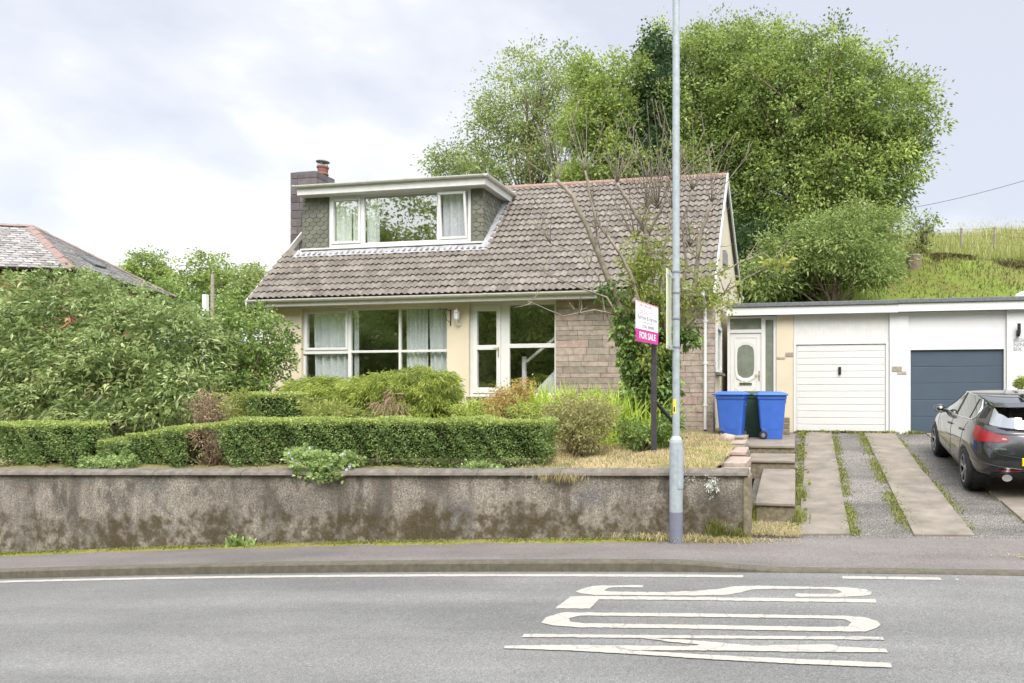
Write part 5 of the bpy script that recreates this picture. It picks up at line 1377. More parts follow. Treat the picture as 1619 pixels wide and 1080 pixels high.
def patch(poly, mat, name, f=on_side, both=True, off=.005, step=.03, th=.004):
    """a panel inside a polygon, laid on the body surface"""
    bm = bmesh.new(); vs = [bm.verts.new((p[0], p[1], 0)) for p in poly]; bm.faces.new(vs)
    xs_ = [p[0] for p in poly]; ys_ = [p[1] for p in poly]
    for ax, lo, hi in ((0, min(xs_), max(xs_)), (1, min(ys_), max(ys_))):
        n = int((hi-lo)/step)
        for i in range(1, n):
            c = lerp(lo, hi, i/n); co = (c, 0, 0) if ax == 0 else (0, c, 0); no = (1, 0, 0) if ax == 0 else (0, 1, 0)
            bmesh.ops.bisect_plane(bm, geom=bm.verts[:]+bm.edges[:]+bm.faces[:], plane_co=co, plane_no=no)
    for v in bm.verts: v.co = f(v.co.x, v.co.y, off)
    bm.verts.index_update(); V_ = [v.co.copy() for v in bm.verts]; F_ = [tuple(v.index for v in g.verts) for g in bm.faces]; bm.free()
    for s in ((0, 1) if both else (0,)):
        m_ = MB().add(V_, F_); 
        if s: mirror(m_)
        o = m_.build(name, M[mat], CAR, smooth=True, local=True)
    return o
patch([(-.16, 1.03), (-.27, 1.03), (-.39, 1.435), (-.30, 1.435)], 'carblack', 'door_pillar')
patch([(-1.08, 1.085), (-1.12, 1.085), (-1.10, 1.40), (-1.06, 1.41)], 'carblack', 'door_pillar')
line([(.86, 1.0), (.42, 1.012), (-.1, 1.028), (-.75, 1.062), (-1.30, 1.10), (-1.40, 1.16), (-1.36, 1.30), (-1.22, 1.40), (-.85, 1.437), (-.35, 1.445), (-.1, 1.43)], .011, 'chrome', 'window_trim')
line([(-.20, 1.02), (-.20, .6), (-.18, .36)], .0035, 'carblack', 'door_gap'); line([(.93, .98), (.98, .7), (.95, .38), (-.18, .355), (-.9, .36), (-1.0, .55), (-1.12, .8), (-1.22, 1.09)], .0035, 'carblack', 'door_gap')
line([(.9, .60), (-.1, .63), (-.95, .70)], .004, 'carpaint', 'door_crease')
for y, z in ((.02, .865), (-.93, .905)):
    for s in (0, 1):
        p0, p1, p2, p3 = on_side(y+.0, z, .0), on_side(y-.03, z, .035), on_side(y-.17, z+.005, .035), on_side(y-.2, z+.005, .0)
        m_ = MB().tube([p0, p1, p2, p3], [.012, .016, .016, .012], 8); 
        if s: mirror(m_)
        m_.build('door_handle', M['carpaint'], CAR, smooth=True, local=True)
# dark rear quarter glass above the shoulder
patch([(-1.50, 1.15), (-1.66, 1.17), (-1.62, 1.30), (-1.50, 1.345)], 'carblack', 'quarter_light')
# mirrors
for s in (-1, 1):
    m_ = MB(); c = (s*.925, .64, 1.045)
    m_.lathe([(.0, -.10), (.05, -.095), (.085, -.05), (.09, .0), (.085, .06), (.06, .10), (0, .105)], (0, 0, 0), 18, 'y')
    m_.v = [(c[0]+x*1.25, c[1]+y*.85, c[2]+z*.85) for x, y, z in m_.v]
    mo = m_.build('wing_mirror', M['carpaint'], CAR, smooth=True, local=True)
    MB().bar((s*.78, .66, .99), (s*.92, .64, 1.0), .07, .04).build('mirror_arm', M['carblack'], mo, local=True)
    m2 = MB().lathe([(.078, -.082), (.0, -.086)], (0, 0, 0), 18, 'y'); m2.v = [(c[0]+x*1.25, c[1]+y*.9, c[2]+z*.85) for x, y, z in m2.v]; m2.build('mirror_glass', M['chrome'], mo, local=True)
    mb = MB().tube([(c[0]-.10*s, c[1]-.06, c[2]-.07), (c[0], c[1]-.08, c[2]-.078), (c[0]+.10*s, c[1]-.05, c[2]-.05)], .008, 5); mb.build('mirror_trim', M['chrome'], mo, local=True)
# wheels
for ay in (1.345, -1.34):
    for s in (-1, 1):
        wc = Vector((s*.80, ay, .322))
        w_ = MB().lathe([(.225, -.105), (.285, -.108), (.312, -.095), (.322, -.06), (.322, .06), (.312, .095), (.285, .108), (.225, .105)], wc, 40, 'x', cap=False).build('wheel', M['rubber'], CAR, smooth=True, local=True)
        mb = MB().lathe([(.226, -.1), (.232, s*.098), (.222, s*.103), (.205, s*.09), (.205, -.1)], wc, 40, 'x', cap=False)
        for k in range(5):
            a = 2*math.pi*k/5+.3
            for da in (-.16, .16):
                p0 = wc+Vector((s*.07, math.cos(a+da*.35)*.05, math.sin(a+da*.35)*.05)); p1 = wc+Vector((s*.09, math.cos(a+da)*.213, math.sin(a+da)*.213))
                mb.bar(p0, p1, .034, .028, (1, 0, 0))
        mb.lathe([(.0, s*.092), (.045, s*.09), (.06, s*.07), (.06, 0)], wc, 18, 'x')
        mb.build('rim', M['alloy'], w_, smooth=False, local=True)
        MB().lathe([(.0, 0), (.16, 0), (.16, s*.03), (0, s*.03)], wc, 24, 'x').build('brake_disc', M['lampgrey'], w_, local=True)
        MB().lathe([(.362, -.20), (.362, .0)] if s > 0 else [(.362, 0), (.362, .20)], (s*.83, ay, .325), 30, 'x', cap=False).build('wheel_arch_liner', M['carblack'], CAR, local=True)
# rear lamps wrap round the corner: laid on by an angle about the corner
def on_corner(a, z, off=.004):
    ang = math.radians(a); o_ = Vector((-.35, -1.55, z)); dr_ = Vector((-math.cos(ang), -math.sin(ang), 0))
    loc, n, i, dist_ = bvh.ray_cast(o_+dr_*2, -dr_); 
    return loc+(n if n.dot(dr_) > 0 else -n)*off
def corner_patch(poly, mat, name, off, both=True):
    return patch([(a/100, z) for a, z in poly], mat, name, lambda a, z, o_: on_corner(a*100, z, off), both, off, .02)
tl = corner_patch([(8, 1.055), (13, .93), (24, .855), (40, .85), (62, .87), (82, .885), (84, .93), (77, .965), (60, .99), (40, 1.025), (22, 1.06)], 'tail_red', 'tail_light', .007)
corner_patch([(73, .908), (80, .910), (80, .922), (77, .930), (73, .930)], 'tail_clear', 'reversing_light', .009)
corner_patch([(24, .868), (40, .862), (50, .872), (48, .905), (30, .925)], 'tail_red', 'indicator', .009)
# tailgate lines, spoiler, bumper
def both_rear(pts, r, mat, name): line(pts, r, mat, name, on_rear, True)
line([(-.70, .80), (-.56, .70), (-.3, .665), (0, .66), (.3, .665), (.56, .70), (.70, .80)], .005, 'carblack', 'tailgate_gap', on_rear, False)
line([(-.80, .56), (-.60, .53), (-.3, .50), (0, .50), (.3, .50), (.6, .53), (.8, .56)], .007, 'carpaint', 'bumper_crease', on_rear, False)
patch([(-.62, .30), (.62, .30), (.66, .40), (.5, .455), (-.5, .455), (-.66, .40)], 'carblack', 'rear_diffuser', on_rear, False, .006)
patch([(-.56, .452), (-.28, .462), (-.28, .484), (-.56, .476)], 'tail_red', 'reflector', on_rear, True, .012)
patch([(-.60, .98), (.60, .98), (.60, .998), (-.60, .998)], 'carblack', 'window_seal', on_rear, False, .006)
sp = [(-.56, -1.66, 1.375), (-.54, -1.80, 1.362), (-.40, -1.93, 1.372), (0, -1.98, 1.385)]
V_ = []
full_sp = sp+[(-x, y, z) for x, y, z in sp[:-1]][::-1]
for x, y, z in full_sp: V_ += [(x, y, z), (x*.98, y+.24, z+.045), (x*.96, y+.20, z-.03)]
n = len(full_sp)
MB().add(V_, [(i*3+a, i*3+(a+1) % 3, (i+1)*3+(a+1) % 3, (i+1)*3+a) for i in range(n-1) for a in range(3)]+[(0, 1, 2), (n*3-3, n*3-2, n*3-1)]).build('spoiler', M['carpaint'], CAR, local=True, bevel=.008, smooth=False)
MB().box(-.16, .16, -1.985, -1.95, 1.352, 1.372).build('brake_light', M['tail_red'], CAR, local=True)
pz = on_rear(0, .62, .012)
pl_ = MB().box(-.26, .26, pz.y-.006, pz.y+.03, .555, .665).build('number_plate', M['plate'], CAR, local=True, bevel=.004)
text_obj('plate_lettering', 'B', .10, M['black'], pl_, Vector((-.235, pz.y-.0062, .575)), R0, .0012, local=True)
p0 = on_rear(-.50, .80, .006); text_obj('badge', 'ASTRA', .042, M['chrome'], CAR, Vector((p0.x-.13, p0.y-.01, .775)), Matrix.Rotation(math.radians(-14), 3, 'Z') @ R0, .003, local=True, sx=1.3)
for s in (-1, 1):
    e = MB().lathe([(.045, -.10), (.05, -.10), (.052, .08), (.0, .08)], (0, 0, 0), 20, 'y'); e.v = [(x*1.45+s*.47, y-2.13, z+.375) for x, y, z in e.v]
    if s < 0: e.build('exhaust', M['chrome'], CAR, local=True, smooth=False)
mb = MB().bar((-.45, on_rear(-.45, 1.045, .02).y, 1.045), (.08, on_rear(.08, 1.04, .02).y, 1.04), .02, .018).build('wiper', M['carblack'], CAR, local=True)
fin = MB().prism([(-.025, -1.15, 1.47), (-.025, -1.42, 1.44), (-.025, -1.40, 1.52)], (.05, 0, 0)).build('roof_aerial', M['carblack'], CAR, local=True, bevel=.008)
bmx.free()

# ================================================================== hill things
FE = thing('field_fence', 'line of weathered wooden posts and sagging wire along the long grass on the hill', 'fence', tuple(at(1520, 415, 33)))
mb = MB(); tops = []
for px_, py_ in ((1411, 388), (1466, 392), (1520, 413), (1573, 417), (1628, 424), (1684, 428)):
    q = at(px_, py_, 33.0); z = hill(q.x, 33.0); j = rnd.uniform(-.04, .04)
    MB().lathe([(.055, -.2), (.05, .7), (.048, 1.22), (.0, 1.24)], (q.x, 33.0, z), 8).build('post', M['postwood'], FE); tops.append(Vector((q.x, 32.95, z)))
for h in (.5, .85, 1.15):
    for a, b in zip(tops, tops[1:]): mb.tube([a+Vector((0, 0, h)), a.lerp(b, .5)+Vector((0, 0, h-.03)), b+Vector((0, 0, h))], .004, 4)
mb.build('wire', M['wire'], FE)
q = at(1445, 409, 28.6); z = hill(q.x, 28.6)
STU = thing('tree_stump', 'pale cut tree stump on the edge of the grassy bank beside the trees', 'tree stump', (q.x, 28.6, z))
MB().lathe([(.36, -.3), (.30, .05), (.27, .30), (.26, .36)], (q.x, 28.6, z), 14).build('trunk', M['bark'], STU)
MB().lathe([(.255, .355), (.25, .372), (0, .374)], (q.x, 28.6, z), 14).build('cut_face', M['netcurtain'], STU)
a, b = at(1300, 345, 34), at(1700, 262, 26)
props(MB().tube([a.lerp(b, t)+Vector((0, 0, -.35*math.sin(math.pi*t))) for t in np.linspace(0, 1, 14)], .009, 5).build('overhead_cable', M['wire']), 'thin dark overhead cable crossing the sky right of the big trees', 'cable')
q = at(336, 470, 30); qz = hill(q.x, 30)
UP = thing('wooden_pole', 'bare wooden pole standing among the distant trees between the two houses', 'pole', (q.x, 30, qz))
MB().lathe([(.10, -.3), (.085, 3), (.07, max(3.5, at(336, 434, 30).z-qz))], (q.x, 30, qz), 10).build('shaft', M['postwood'], UP)
q = at(325, 468, 27)
CP = thing('white_post', 'short white capped post rising behind the laurel beside the wooden pole', 'post', (q.x, 27, 3))
MB().box(q.x-.09, q.x+.09, 26.9, 27.1, 2.0, at(325, 466, 27).z).build('shaft', M['white'], CP, bevel=.02)
# ================================================================== trees behind
def gz_(q, Y): return hill(q.x, Y)
def big(name, label, pxb, pyb, Y, blobs, mat, *a, **k):
    q = at(pxb, pyb, Y); return tree(name, label, 'tree', (q.x, Y, hill(q.x, Y)), blobs, mat, *a, **k)
GR = 'tall trees on the slope behind the house'
pb = pxblob
big('ash_tree', 'huge bright green tree with broad rounded crown behind the garage, tallest on the right', 1290, 470, 27,
    [pb(1270, 170, 27, 120, 105, 2.6), pb(1350, 230, 27, 105, 120, 2.4), pb(1205, 150, 27.6, 85, 85, 2.2), pb(1180, 250, 27.5, 80, 110, 2.2), pb(1290, 310, 26.6, 120, 110, 2.4), pb(1400, 170, 27, 65, 75, 1.8), pb(1310, 95, 27, 95, 50, 1.8), pb(1420, 250, 27, 45, 80, 1.4), pb(1230, 390, 26.5, 80, 70, 1.8), pb(1210, 85, 27.5, 60, 48, 1.6), pb(1165, 95, 27.8, 60, 50, 1.6), pb(1160, 170, 27.4, 50, 70, 1.4), pb(1455, 160, 27, 28, 42, .8), pb(1470, 195, 27, 20, 26, .6)],
    'lf_big', 1900, 60, .50, .15, .5, r0=.32, group=GR, shell=.45, limbs=90, fork=.3)
big('lime_tree', 'mid green tree with upright feathery top shoots just right of the lamp post', 1130, 470, 29,
    [pb(1120, 130, 29, 70, 80, 2.2), pb(1140, 75, 29, 60, 40, 1.6), pb(1110, 220, 28.6, 75, 90, 2.0), pb(1150, 320, 28, 55, 80, 1.6), pb(1090, 100, 28, 35, 50, 1.0), pb(1045, 70, 27.6, 34, 30, .9), pb(1060, 180, 25.6, 26, 60, .8), pb(1085, 260, 25.8, 40, 50, 1.0)], 'lf_big', 760, 56, .5, .15, .5, r0=.25, group=GR, shell=.45, limbs=40)
big('ivy_clad_tree', 'very dark ivy covered tree trunk column standing between the paler trees', 1035, 470, 26.5,
    [pb(1035, 130, 26.5, 36, 75, 1.0), pb(1030, 210, 26.3, 50, 80, 1.3), pb(1015, 260, 26, 55, 60, 1.4), pb(1040, 80, 26.5, 25, 38, .7), pb(1045, 160, 25.4, 24, 60, .5), pb(1005, 235, 25.0, 36, 50, .6), pb(1030, 285, 24.8, 45, 40, .6)], 'lf_dark', 760, 36, .36, .13, .7, r0=.28, group=GR, shell=.3, limbs=20)
big('sycamore_tree', 'yellow green leafy tree in front of the dark ivy covered trunk above the ridge', 955, 470, 25.5,
    [pb(955, 160, 25.5, 55, 65, 1.5), pb(935, 205, 25.2, 50, 50, 1.4), pb(985, 115, 25.5, 40, 30, 1.0), pb(930, 120, 25.5, 28, 28, .8), pb(965, 260, 25, 50, 50, 1.2), pb(920, 285, 24.6, 45, 25, 1.0), pb(990, 200, 25.2, 28, 50, .7), pb(1000, 270, 24.8, 45, 35, .9)], 'lf_pale', 420, 52, .42, .15, .55, r0=.2, group=GR, shell=.45, limbs=26)
big('alder_tree', 'airy grey green tree with sky showing through, behind the dormer end of the ridge', 850, 470, 28,
    [pb(840, 170, 28, 85, 85, 2.0), pb(900, 140, 28, 60, 60, 1.6), pb(790, 215, 28, 55, 55, 1.4), pb(860, 250, 27.6, 80, 60, 1.6), pb(830, 95, 28, 35, 30, .8), pb(900, 95, 28, 40, 24, .8), pb(760, 260, 28, 55, 32, 1.2), pb(770, 170, 28, 30, 35, .8)], 'lf_grey', 560, 38, .5, .135, .5, r0=.22, group=GR, shell=.35, limbs=45, fork=.2)
big('alder_tree', 'small rounded tree peeping over the dormer roof, leftmost behind the house', 715, 470, 27,
    [pb(720, 255, 27, 48, 28, 1.0), pb(750, 285, 27, 55, 35, 1.2), pb(692, 262, 27, 20, 16, .5)], 'lf_grey', 150, 30, .4, .15, .45, r0=.14, group=GR, shell=.4, limbs=18)
big('willow_tree', 'low spreading silvery green willow behind the flat garage roof', 1320, 470, 24.2,
    [pb(1320, 395, 24.2, 85, 55, 1.8), pb(1380, 425, 23.8, 45, 40, 1.3), pb(1250, 410, 24.2, 60, 55, 1.5), pb(1400, 360, 24.6, 28, 28, .8), pb(1350, 350, 24.6, 50, 30, 1.0), pb(1210, 440, 23.5, 50, 35, 1.2)], 'lf_willow', 760, 44, .42, .15, .36, r0=.16, group=GR, shell=.4, limbs=30, fork=.15)
big('sapling', 'thin sparse sapling standing alone against the sky at the edge of the long grass', 1462, 400, 30.5,
    [pb(1458, 360, 30.5, 26, 24, .6), pb(1440, 350, 30.5, 14, 12, .3), pb(1480, 352, 30.5, 12, 12, .3), pb(1463, 388, 30.5, 12, 14, .3)], 'lf_big', 60, 9, .28, .16, .5, r0=.05, shell=.2, limbs=34, fork=.25)
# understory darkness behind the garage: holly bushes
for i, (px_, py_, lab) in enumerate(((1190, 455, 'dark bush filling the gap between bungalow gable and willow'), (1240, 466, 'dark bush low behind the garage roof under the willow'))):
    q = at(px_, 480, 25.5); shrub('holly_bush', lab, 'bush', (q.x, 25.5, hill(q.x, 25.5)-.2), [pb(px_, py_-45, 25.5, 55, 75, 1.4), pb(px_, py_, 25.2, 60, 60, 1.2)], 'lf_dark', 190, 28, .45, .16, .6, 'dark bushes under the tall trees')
# distant trees between the houses
GL = 'distant trees between the two houses'
for nm, lab, px_, blobs in (('distant_tree', 'bushy distant tree rising just past the slate hip roof', 238, [pb(238, 430, 38, 36, 34, 1.4), pb(262, 455, 38, 30, 30, 1.2), pb(215, 445, 38, 22, 28, 1.0)]),
                       ('distant_tree', 'tallest distant tree in the gap, left of the wooden pole', 335, [pb(335, 432, 37, 40, 34, 1.5), pb(310, 460, 37, 35, 35, 1.3), pb(360, 462, 37, 40, 40, 1.4)]),
                       ('distant_tree', 'hazy low distant tree beside the left end of the tiled roof', 400, [pb(398, 445, 36, 26, 30, 1.0), pb(420, 460, 36, 24, 30, 1.0), pb(390, 480, 36, 30, 30, 1.0)])):
    big(nm, lab, px_, 480, blobs[0][0][1], blobs, 'lf_big' if px_ < 400 else 'lf_grey', 300, 22, .45, .20, .55, r0=.16, group=GL, shell=.35, limbs=20)
q = at(285, 480, 35); shrub('hedgerow', 'dark hedgerow filling the foot of the gap between the two houses', 'hedge', (q.x, 35, hill(q.x, 35)), [pb(250, 485, 35, 60, 30, 1.2), pb(320, 490, 35, 60, 30, 1.2), pb(390, 490, 35, 50, 30, 1.2), pb(270, 470, 35, 40, 30, 1)], 'lf_shrub', 330, 22, .4, .18, .55)

# ================================================================== front garden
def gbase(px_, Y):
    q = at(px_, 600, Y); return (q.x, Y, garden_z(max(q.x, -14), Y))
shrub('laurel_shrub', 'massive tall shrub with long pale tipped leaves filling the left of the garden', 'shrub', gbase(150, 11.6),
    [pb(120, 505, 11.8, 115, 75, 1.0), pb(230, 535, 11.6, 105, 70, 1.0), pb(60, 560, 11.4, 90, 95, .9), pb(180, 600, 11.0, 110, 70, .8), pb(290, 560, 11.5, 80, 75, .9), pb(110, 455, 12.0, 70, 30, .7), pb(30, 478, 12.0, 60, 45, .8), pb(190, 475, 12, 60, 30, .6), pb(290, 620, 11.0, 70, 42, .6), pb(60, 640, 10.8, 90, 40, .6), pb(250, 500, 12, 60, 24, .5), pb(-60, 540, 11.6, 90, 110, 1), pb(170, 655, 10.7, 100, 32, .5), pb(40, 590, 11.0, 80, 60, .5), pb(110, 570, 11.0, 80, 50, .5), pb(250, 650, 10.8, 60, 36, .5)],
    'lf_laurel', 2300, 19, .16, .125, .32, None, .55, 60, 'bark', .25, .35, .03)
shrub('privet_tree', 'loose fresh green shrub reaching across the cream wall to the left window', 'shrub', gbase(400, 12.6),
    [pb(375, 560, 12.6, 62, 65, .8), pb(425, 535, 12.7, 38, 40, .5), pb(345, 520, 12.7, 40, 32, .5), pb(440, 575, 12.8, 28, 35, .4), pb(390, 500, 12.8, 45, 22, .4), pb(400, 610, 12.4, 45, 35, .5), pb(452, 545, 12.9, 14, 22, .2), pb(430, 497, 12.9, 16, 10, .2)],
    'lf_shrub', 520, 17, .15, .075, .62, None, .4, 50, 'bark', .2, .2, .02)
zb = lambda x: wall_top(x)-.03
box_hedge('clipped_hedge', 'longest clipped box hedge along the wall top, with a dead brown gap', -9.85, -3.2, 8.80, 9.25, zb, lambda x: lerp(1.26, 1.475, sstep(-10, -7.6, x))+.006*(x+7)+.008*math.sin(x*4), 62000, dead=(-8.75, -8.25), group='clipped box hedges on the garden wall')
box_hedge('clipped_hedge', 'squarest clipped hedge block at the far left end of the garden wall', -12.3, -10.58, 8.78, 9.2, zb, lambda x: 1.39+.01*math.sin(x*5), 19000, group='clipped box hedges on the garden wall')
box_hedge('clipped_hedge', 'low rounded stretch of clipped hedge dipping between the two taller hedges', -10.5, -9.8, 8.95, 9.3, zb, lambda x: 1.12+.02*math.sin(x*6), 6000, group='clipped box hedges on the garden wall')
# the bare twiggy gap
mb = MB()
for i in range(70):
    x = rnd.uniform(-8.85, -8.1); y = rnd.uniform(8.85, 9.2); z = wall_top(x)
    pts = limb(mb, (lerp(-8.6, x, .3), y+.1, z-.02), (x+rnd.gauss(0, .2), y-rnd.uniform(0, .12), z+rnd.uniform(.15, .55)), .012, .003, 5, .1, k=4)
    for _ in range(3): limb(mb, pts[3], Vector(pts[3])+Vector((rnd.gauss(0, .1), rnd.gauss(0, .06), rnd.uniform(0, .15))), .005, .002, 3, .1, k=3)
db = thing('dead_branches', 'tangle of bare brown branches filling the dead gap in the long hedge', 'branches', (-8.5, 9, wall_top(-8.5)))
mb.build('twigs', M['twig'], db)
P, D, T, C = blob_points([((-8.55, 8.92, 1.22), (.28, .12, .16))], 50, 12, .08)
foliage('dead_leaves', P, D, .045, .5, T, M['lf_brown'], db)
# weeping bamboo-like bush below the window: layered drooping blades
def drooping(name, label, cat, base, blobs, mat, nclump, per, L_, w, group=None, rc=.16, down=.55, brown=None):
    o = thing(name, label, cat, base, group=group)
    P, D, T, C = blob_points(blobs, nclump, per, rc, .78, .1)
    ctr = np.mean([b[0] for b in blobs], axis=0); dd = P-ctr; dd[:, 2] *= .4; dd /= np.maximum(np.linalg.norm(dd, axis=1, keepdims=True), 1e-6)
    D = D*.75+dd*.4+np.array([0, -.3, -down])
    foliage('foliage', P, D, L_, w, T, M[mat], o, fold=.1, droop=.35)
    mb = MB()
    for j in range(40): limb(mb, Vector(base)+Vector((rnd.gauss(0, .5), rnd.gauss(0, .15), 0)), Vector(C[rng.integers(len(C))]), .012, .004, 5, .08, k=4)
    mb.build('stem', M['twig'], o)
    return o
bb = gbase(610, 11.8)
drooping('bamboo_bush', 'wide mound of drooping yellow green grassy bamboo below the long window', 'bush', bb,
    [pb(695, 616, 11.8, 28, 30, .5), pb(660, 608, 11.8, 40, 26, .5), pb(615, 615, 11.8, 40, 26, .5), pb(575, 624, 11.8, 40, 26, .5), pb(530, 632, 11.8, 40, 24, .5), pb(490, 625, 11.9, 38, 26, .5), pb(520, 622, 11.8, 40, 24, .5), pb(690, 660, 11.7, 32, 40, .5), pb(640, 665, 11.7, 60, 45, .5), pb(560, 665, 11.7, 60, 45, .5), pb(500, 665, 11.8, 45, 40, .5)], 'lf_bamboo', 2900, 26, .09, .15, rc=.085, down=.4)
P, D, T, C = blob_points([pb(618, 645, 11.12, 36, 30, .12)], 22, 14, .10, .2)
foliage('brown_patch', P, D*.4+np.array([0, -.2, -.7]), .17, .08, T, M['lf_brown'], bpy.data.objects['bamboo_bush'])
GS = 'small shrubs behind the long hedge'
shrub('twiggy_bush', 'round brown leafless bush at the foot of the tall laurel', 'bush', gbase(333, 10.6), [pb(333, 645, 10.6, 34, 28, .35)], 'lf_brown', 130, 9, .10, .05, .35, GS, .2, 90, 'twig', .3, .1, .008)
shrub('light_shrub', 'soft pale green shrub beside the brown leafless bush', 'shrub', gbase(383, 10.6), [pb(383, 645, 10.6, 28, 28, .3)], 'lf_yellow', 110, 16, .09, .055, .45, GS)
box_hedge('clipped_shrub', 'small boxy clipped dark shrub between pale shrub and bamboo', at(402, 640, 10.6).x, at(466, 640, 10.6).x, 10.5, 11.0, lambda x: garden_z(x, 10.6), lambda x: at(435, 621, 10.6).z, 6500, size=.04)
shrub('golden_shrub', 'low golden leaved shrub in front of the bamboo mound', 'shrub', gbase(520, 10.4), [pb(520, 660, 10.4, 38, 26, .3), pb(495, 645, 10.5, 18, 18, .2), pb(545, 662, 10.4, 30, 18, .25)], 'lf_yellow', 150, 16, .10, .08, .32, GS)
def strap(name, label, base, n, spread, L_, w, mat, group=None):
    """clump of arching strap leaves"""
    o = thing(name, label, 'plant', base, group=group); V, F, T = [], [], []
    for i in range(n):
        b = Vector(base)+Vector((rnd.gauss(0, spread[0]), rnd.gauss(0, spread[1]), 0)); a = rnd.uniform(0, 6.283); l = L_*rnd.uniform(.6, 1.2); ln = rnd.uniform(.15, .8)
        d = Vector((math.cos(a), math.sin(a), 0)); s = Vector((-d.y, d.x, 0))*w/2; k0 = len(V)
        for j in range(6):
            t = j/5; q = b+d*(l*ln*t**1.4)+Vector((0, 0, l*(t-.42*ln*t**2.6))); ww = (1-.85*t**2)
            V += [q-s*ww, q+s*ww]
        for j in range(5): F.append((k0+j*2, k0+j*2+1, k0+j*2+3, k0+j*2+2)); T.append(rnd.random())
    np_obj('foliage', np.array([tuple(v) for v in V]), np.array(F), M[mat], o, tint=np.array(T)); return o
GY = 'lime green lily clumps before the stone facing'
for px_, Y, lab in ((745, 12.6, 'lime green leafy clump under the patio door'), (850, 12.4, 'lime green strap leaved lily clump under the fixed patio pane'), (905, 12.2, 'lime green lily clump behind the olive bush'), (955, 12.2, 'tall lime green lily clump between olive bush and ivied trunk'), (985, 11.6, 'lime green lily clump touching the ivy of the pruned tree')):
    b = gbase(px_, Y); strap('lily_clump', lab, b, 460, (.34, .22), .95 if px_ > 800 else .55, .04, 'lf_lily', GY)
shrub('maple_shrub', 'orange and green japanese maple shrub in front of the patio door', 'shrub', gbase(805, 11.8), [pb(808, 628, 11.8, 34, 26, .35), pb(828, 610, 11.9, 20, 14, .2), pb(795, 645, 11.7, 36, 20, .3)], 'lf_maple', 240, 14, .10, .05, .5, GS, .3, 30, 'twig')
shrub('golden_shrub', 'yellowish ferny shrub below the patio door sill', 'shrub', gbase(740, 11.5), [pb(742, 648, 11.5, 30, 16, .3), pb(838, 650, 11.3, 36, 14, .3)], 'lf_bamboo', 150, 14, .09, .06, .4, GS)
shrub('olive_bush', 'rounded olive brown bush right of the long hedge end', 'bush', gbase(915, 9.9), [pb(915, 672, 9.9, 52, 44, .5), pb(945, 650, 10.2, 34, 30, .35), pb(890, 655, 10.0, 32, 34, .35)], 'lf_olive', 620, 16, .10, .045, .45, None, .35, 70, 'twig', .2, .2, .008)
shrub('fern_clump', 'small green bush at the foot of the ivied tree beside the sign post', 'bush', gbase(1010, 10.7), [pb(1000, 685, 10.7, 26, 26, .25), pb(1045, 688, 10.9, 30, 26, .3), pb(1060, 668, 11.0, 22, 20, .2)], 'lf_shrub', 230, 14, .09, .06, .55, None, .3, 20)
# topiary ball by the white wall
q = at(1613, 605, 16.3)
shrub('topiary_ball', 'clipped round golden box ball by the white garage wall above the car', 'shrub', (q.x, 16.3, .97), [pb(1614, 605, 16.3, 9, 9, .14)], 'lf_bamboo', 60, 22, .05, .04, .6)
# ---- pollarded tree with ivy
tb = gbase(1030, 11.9)
PT = thing('pruned_tree', 'pollarded garden tree with bare whippy branches and few fresh leaves before the stone facing', 'tree', tb)
mb = MB(); tips = []
R2 = random.Random(21)
def chain(pix, Y, r0, r1, k=7):
    pts = [at(px_, py_, Y+dy_) for px_, py_, dy_ in pix]; out = []
    for a, b in zip(pts, pts[1:]):
        for i in range(4): out.append(a.lerp(b, i/4)+Vector((R2.gauss(0, .008), R2.gauss(0, .008), 0)))
    out.append(pts[-1]); mb.tube(out, [lerp(r0, r1, (i/(len(out)-1))**.8) for i in range(len(out))], k); return out
def whips(c, n, spread, L_, up=.9, r=.009, sub=1):
    c = Vector(c)
    for i in range(n):
        d = Vector((R2.gauss(0, spread), R2.gauss(0, spread), up+R2.gauss(0, .25))).normalized(); l = L_*R2.uniform(.4, 1.15)
        pts = []; q = c.copy(); cur = Vector((R2.gauss(0, .12), R2.gauss(0, .12), .05))
        for j in range(7): pts.append(q.copy()); q += (d+cur*j*.35).normalized()*l/6
        mb.tube(pts, [lerp(r, .0028, j/6) for j in range(7)], 4); tips.append(pts[-1])
        for _ in range(sub):
            p_ = pts[R2.randint(2, 5)]; d2 = (d+Vector((R2.gauss(0, .6), R2.gauss(0, .6), R2.gauss(.1, .4)))).normalized()
            mb.tube([p_, p_+d2*l*.18, p_+(d2+Vector((0, 0, .15)))*l*.36], [.006, .0045, .003], 4)
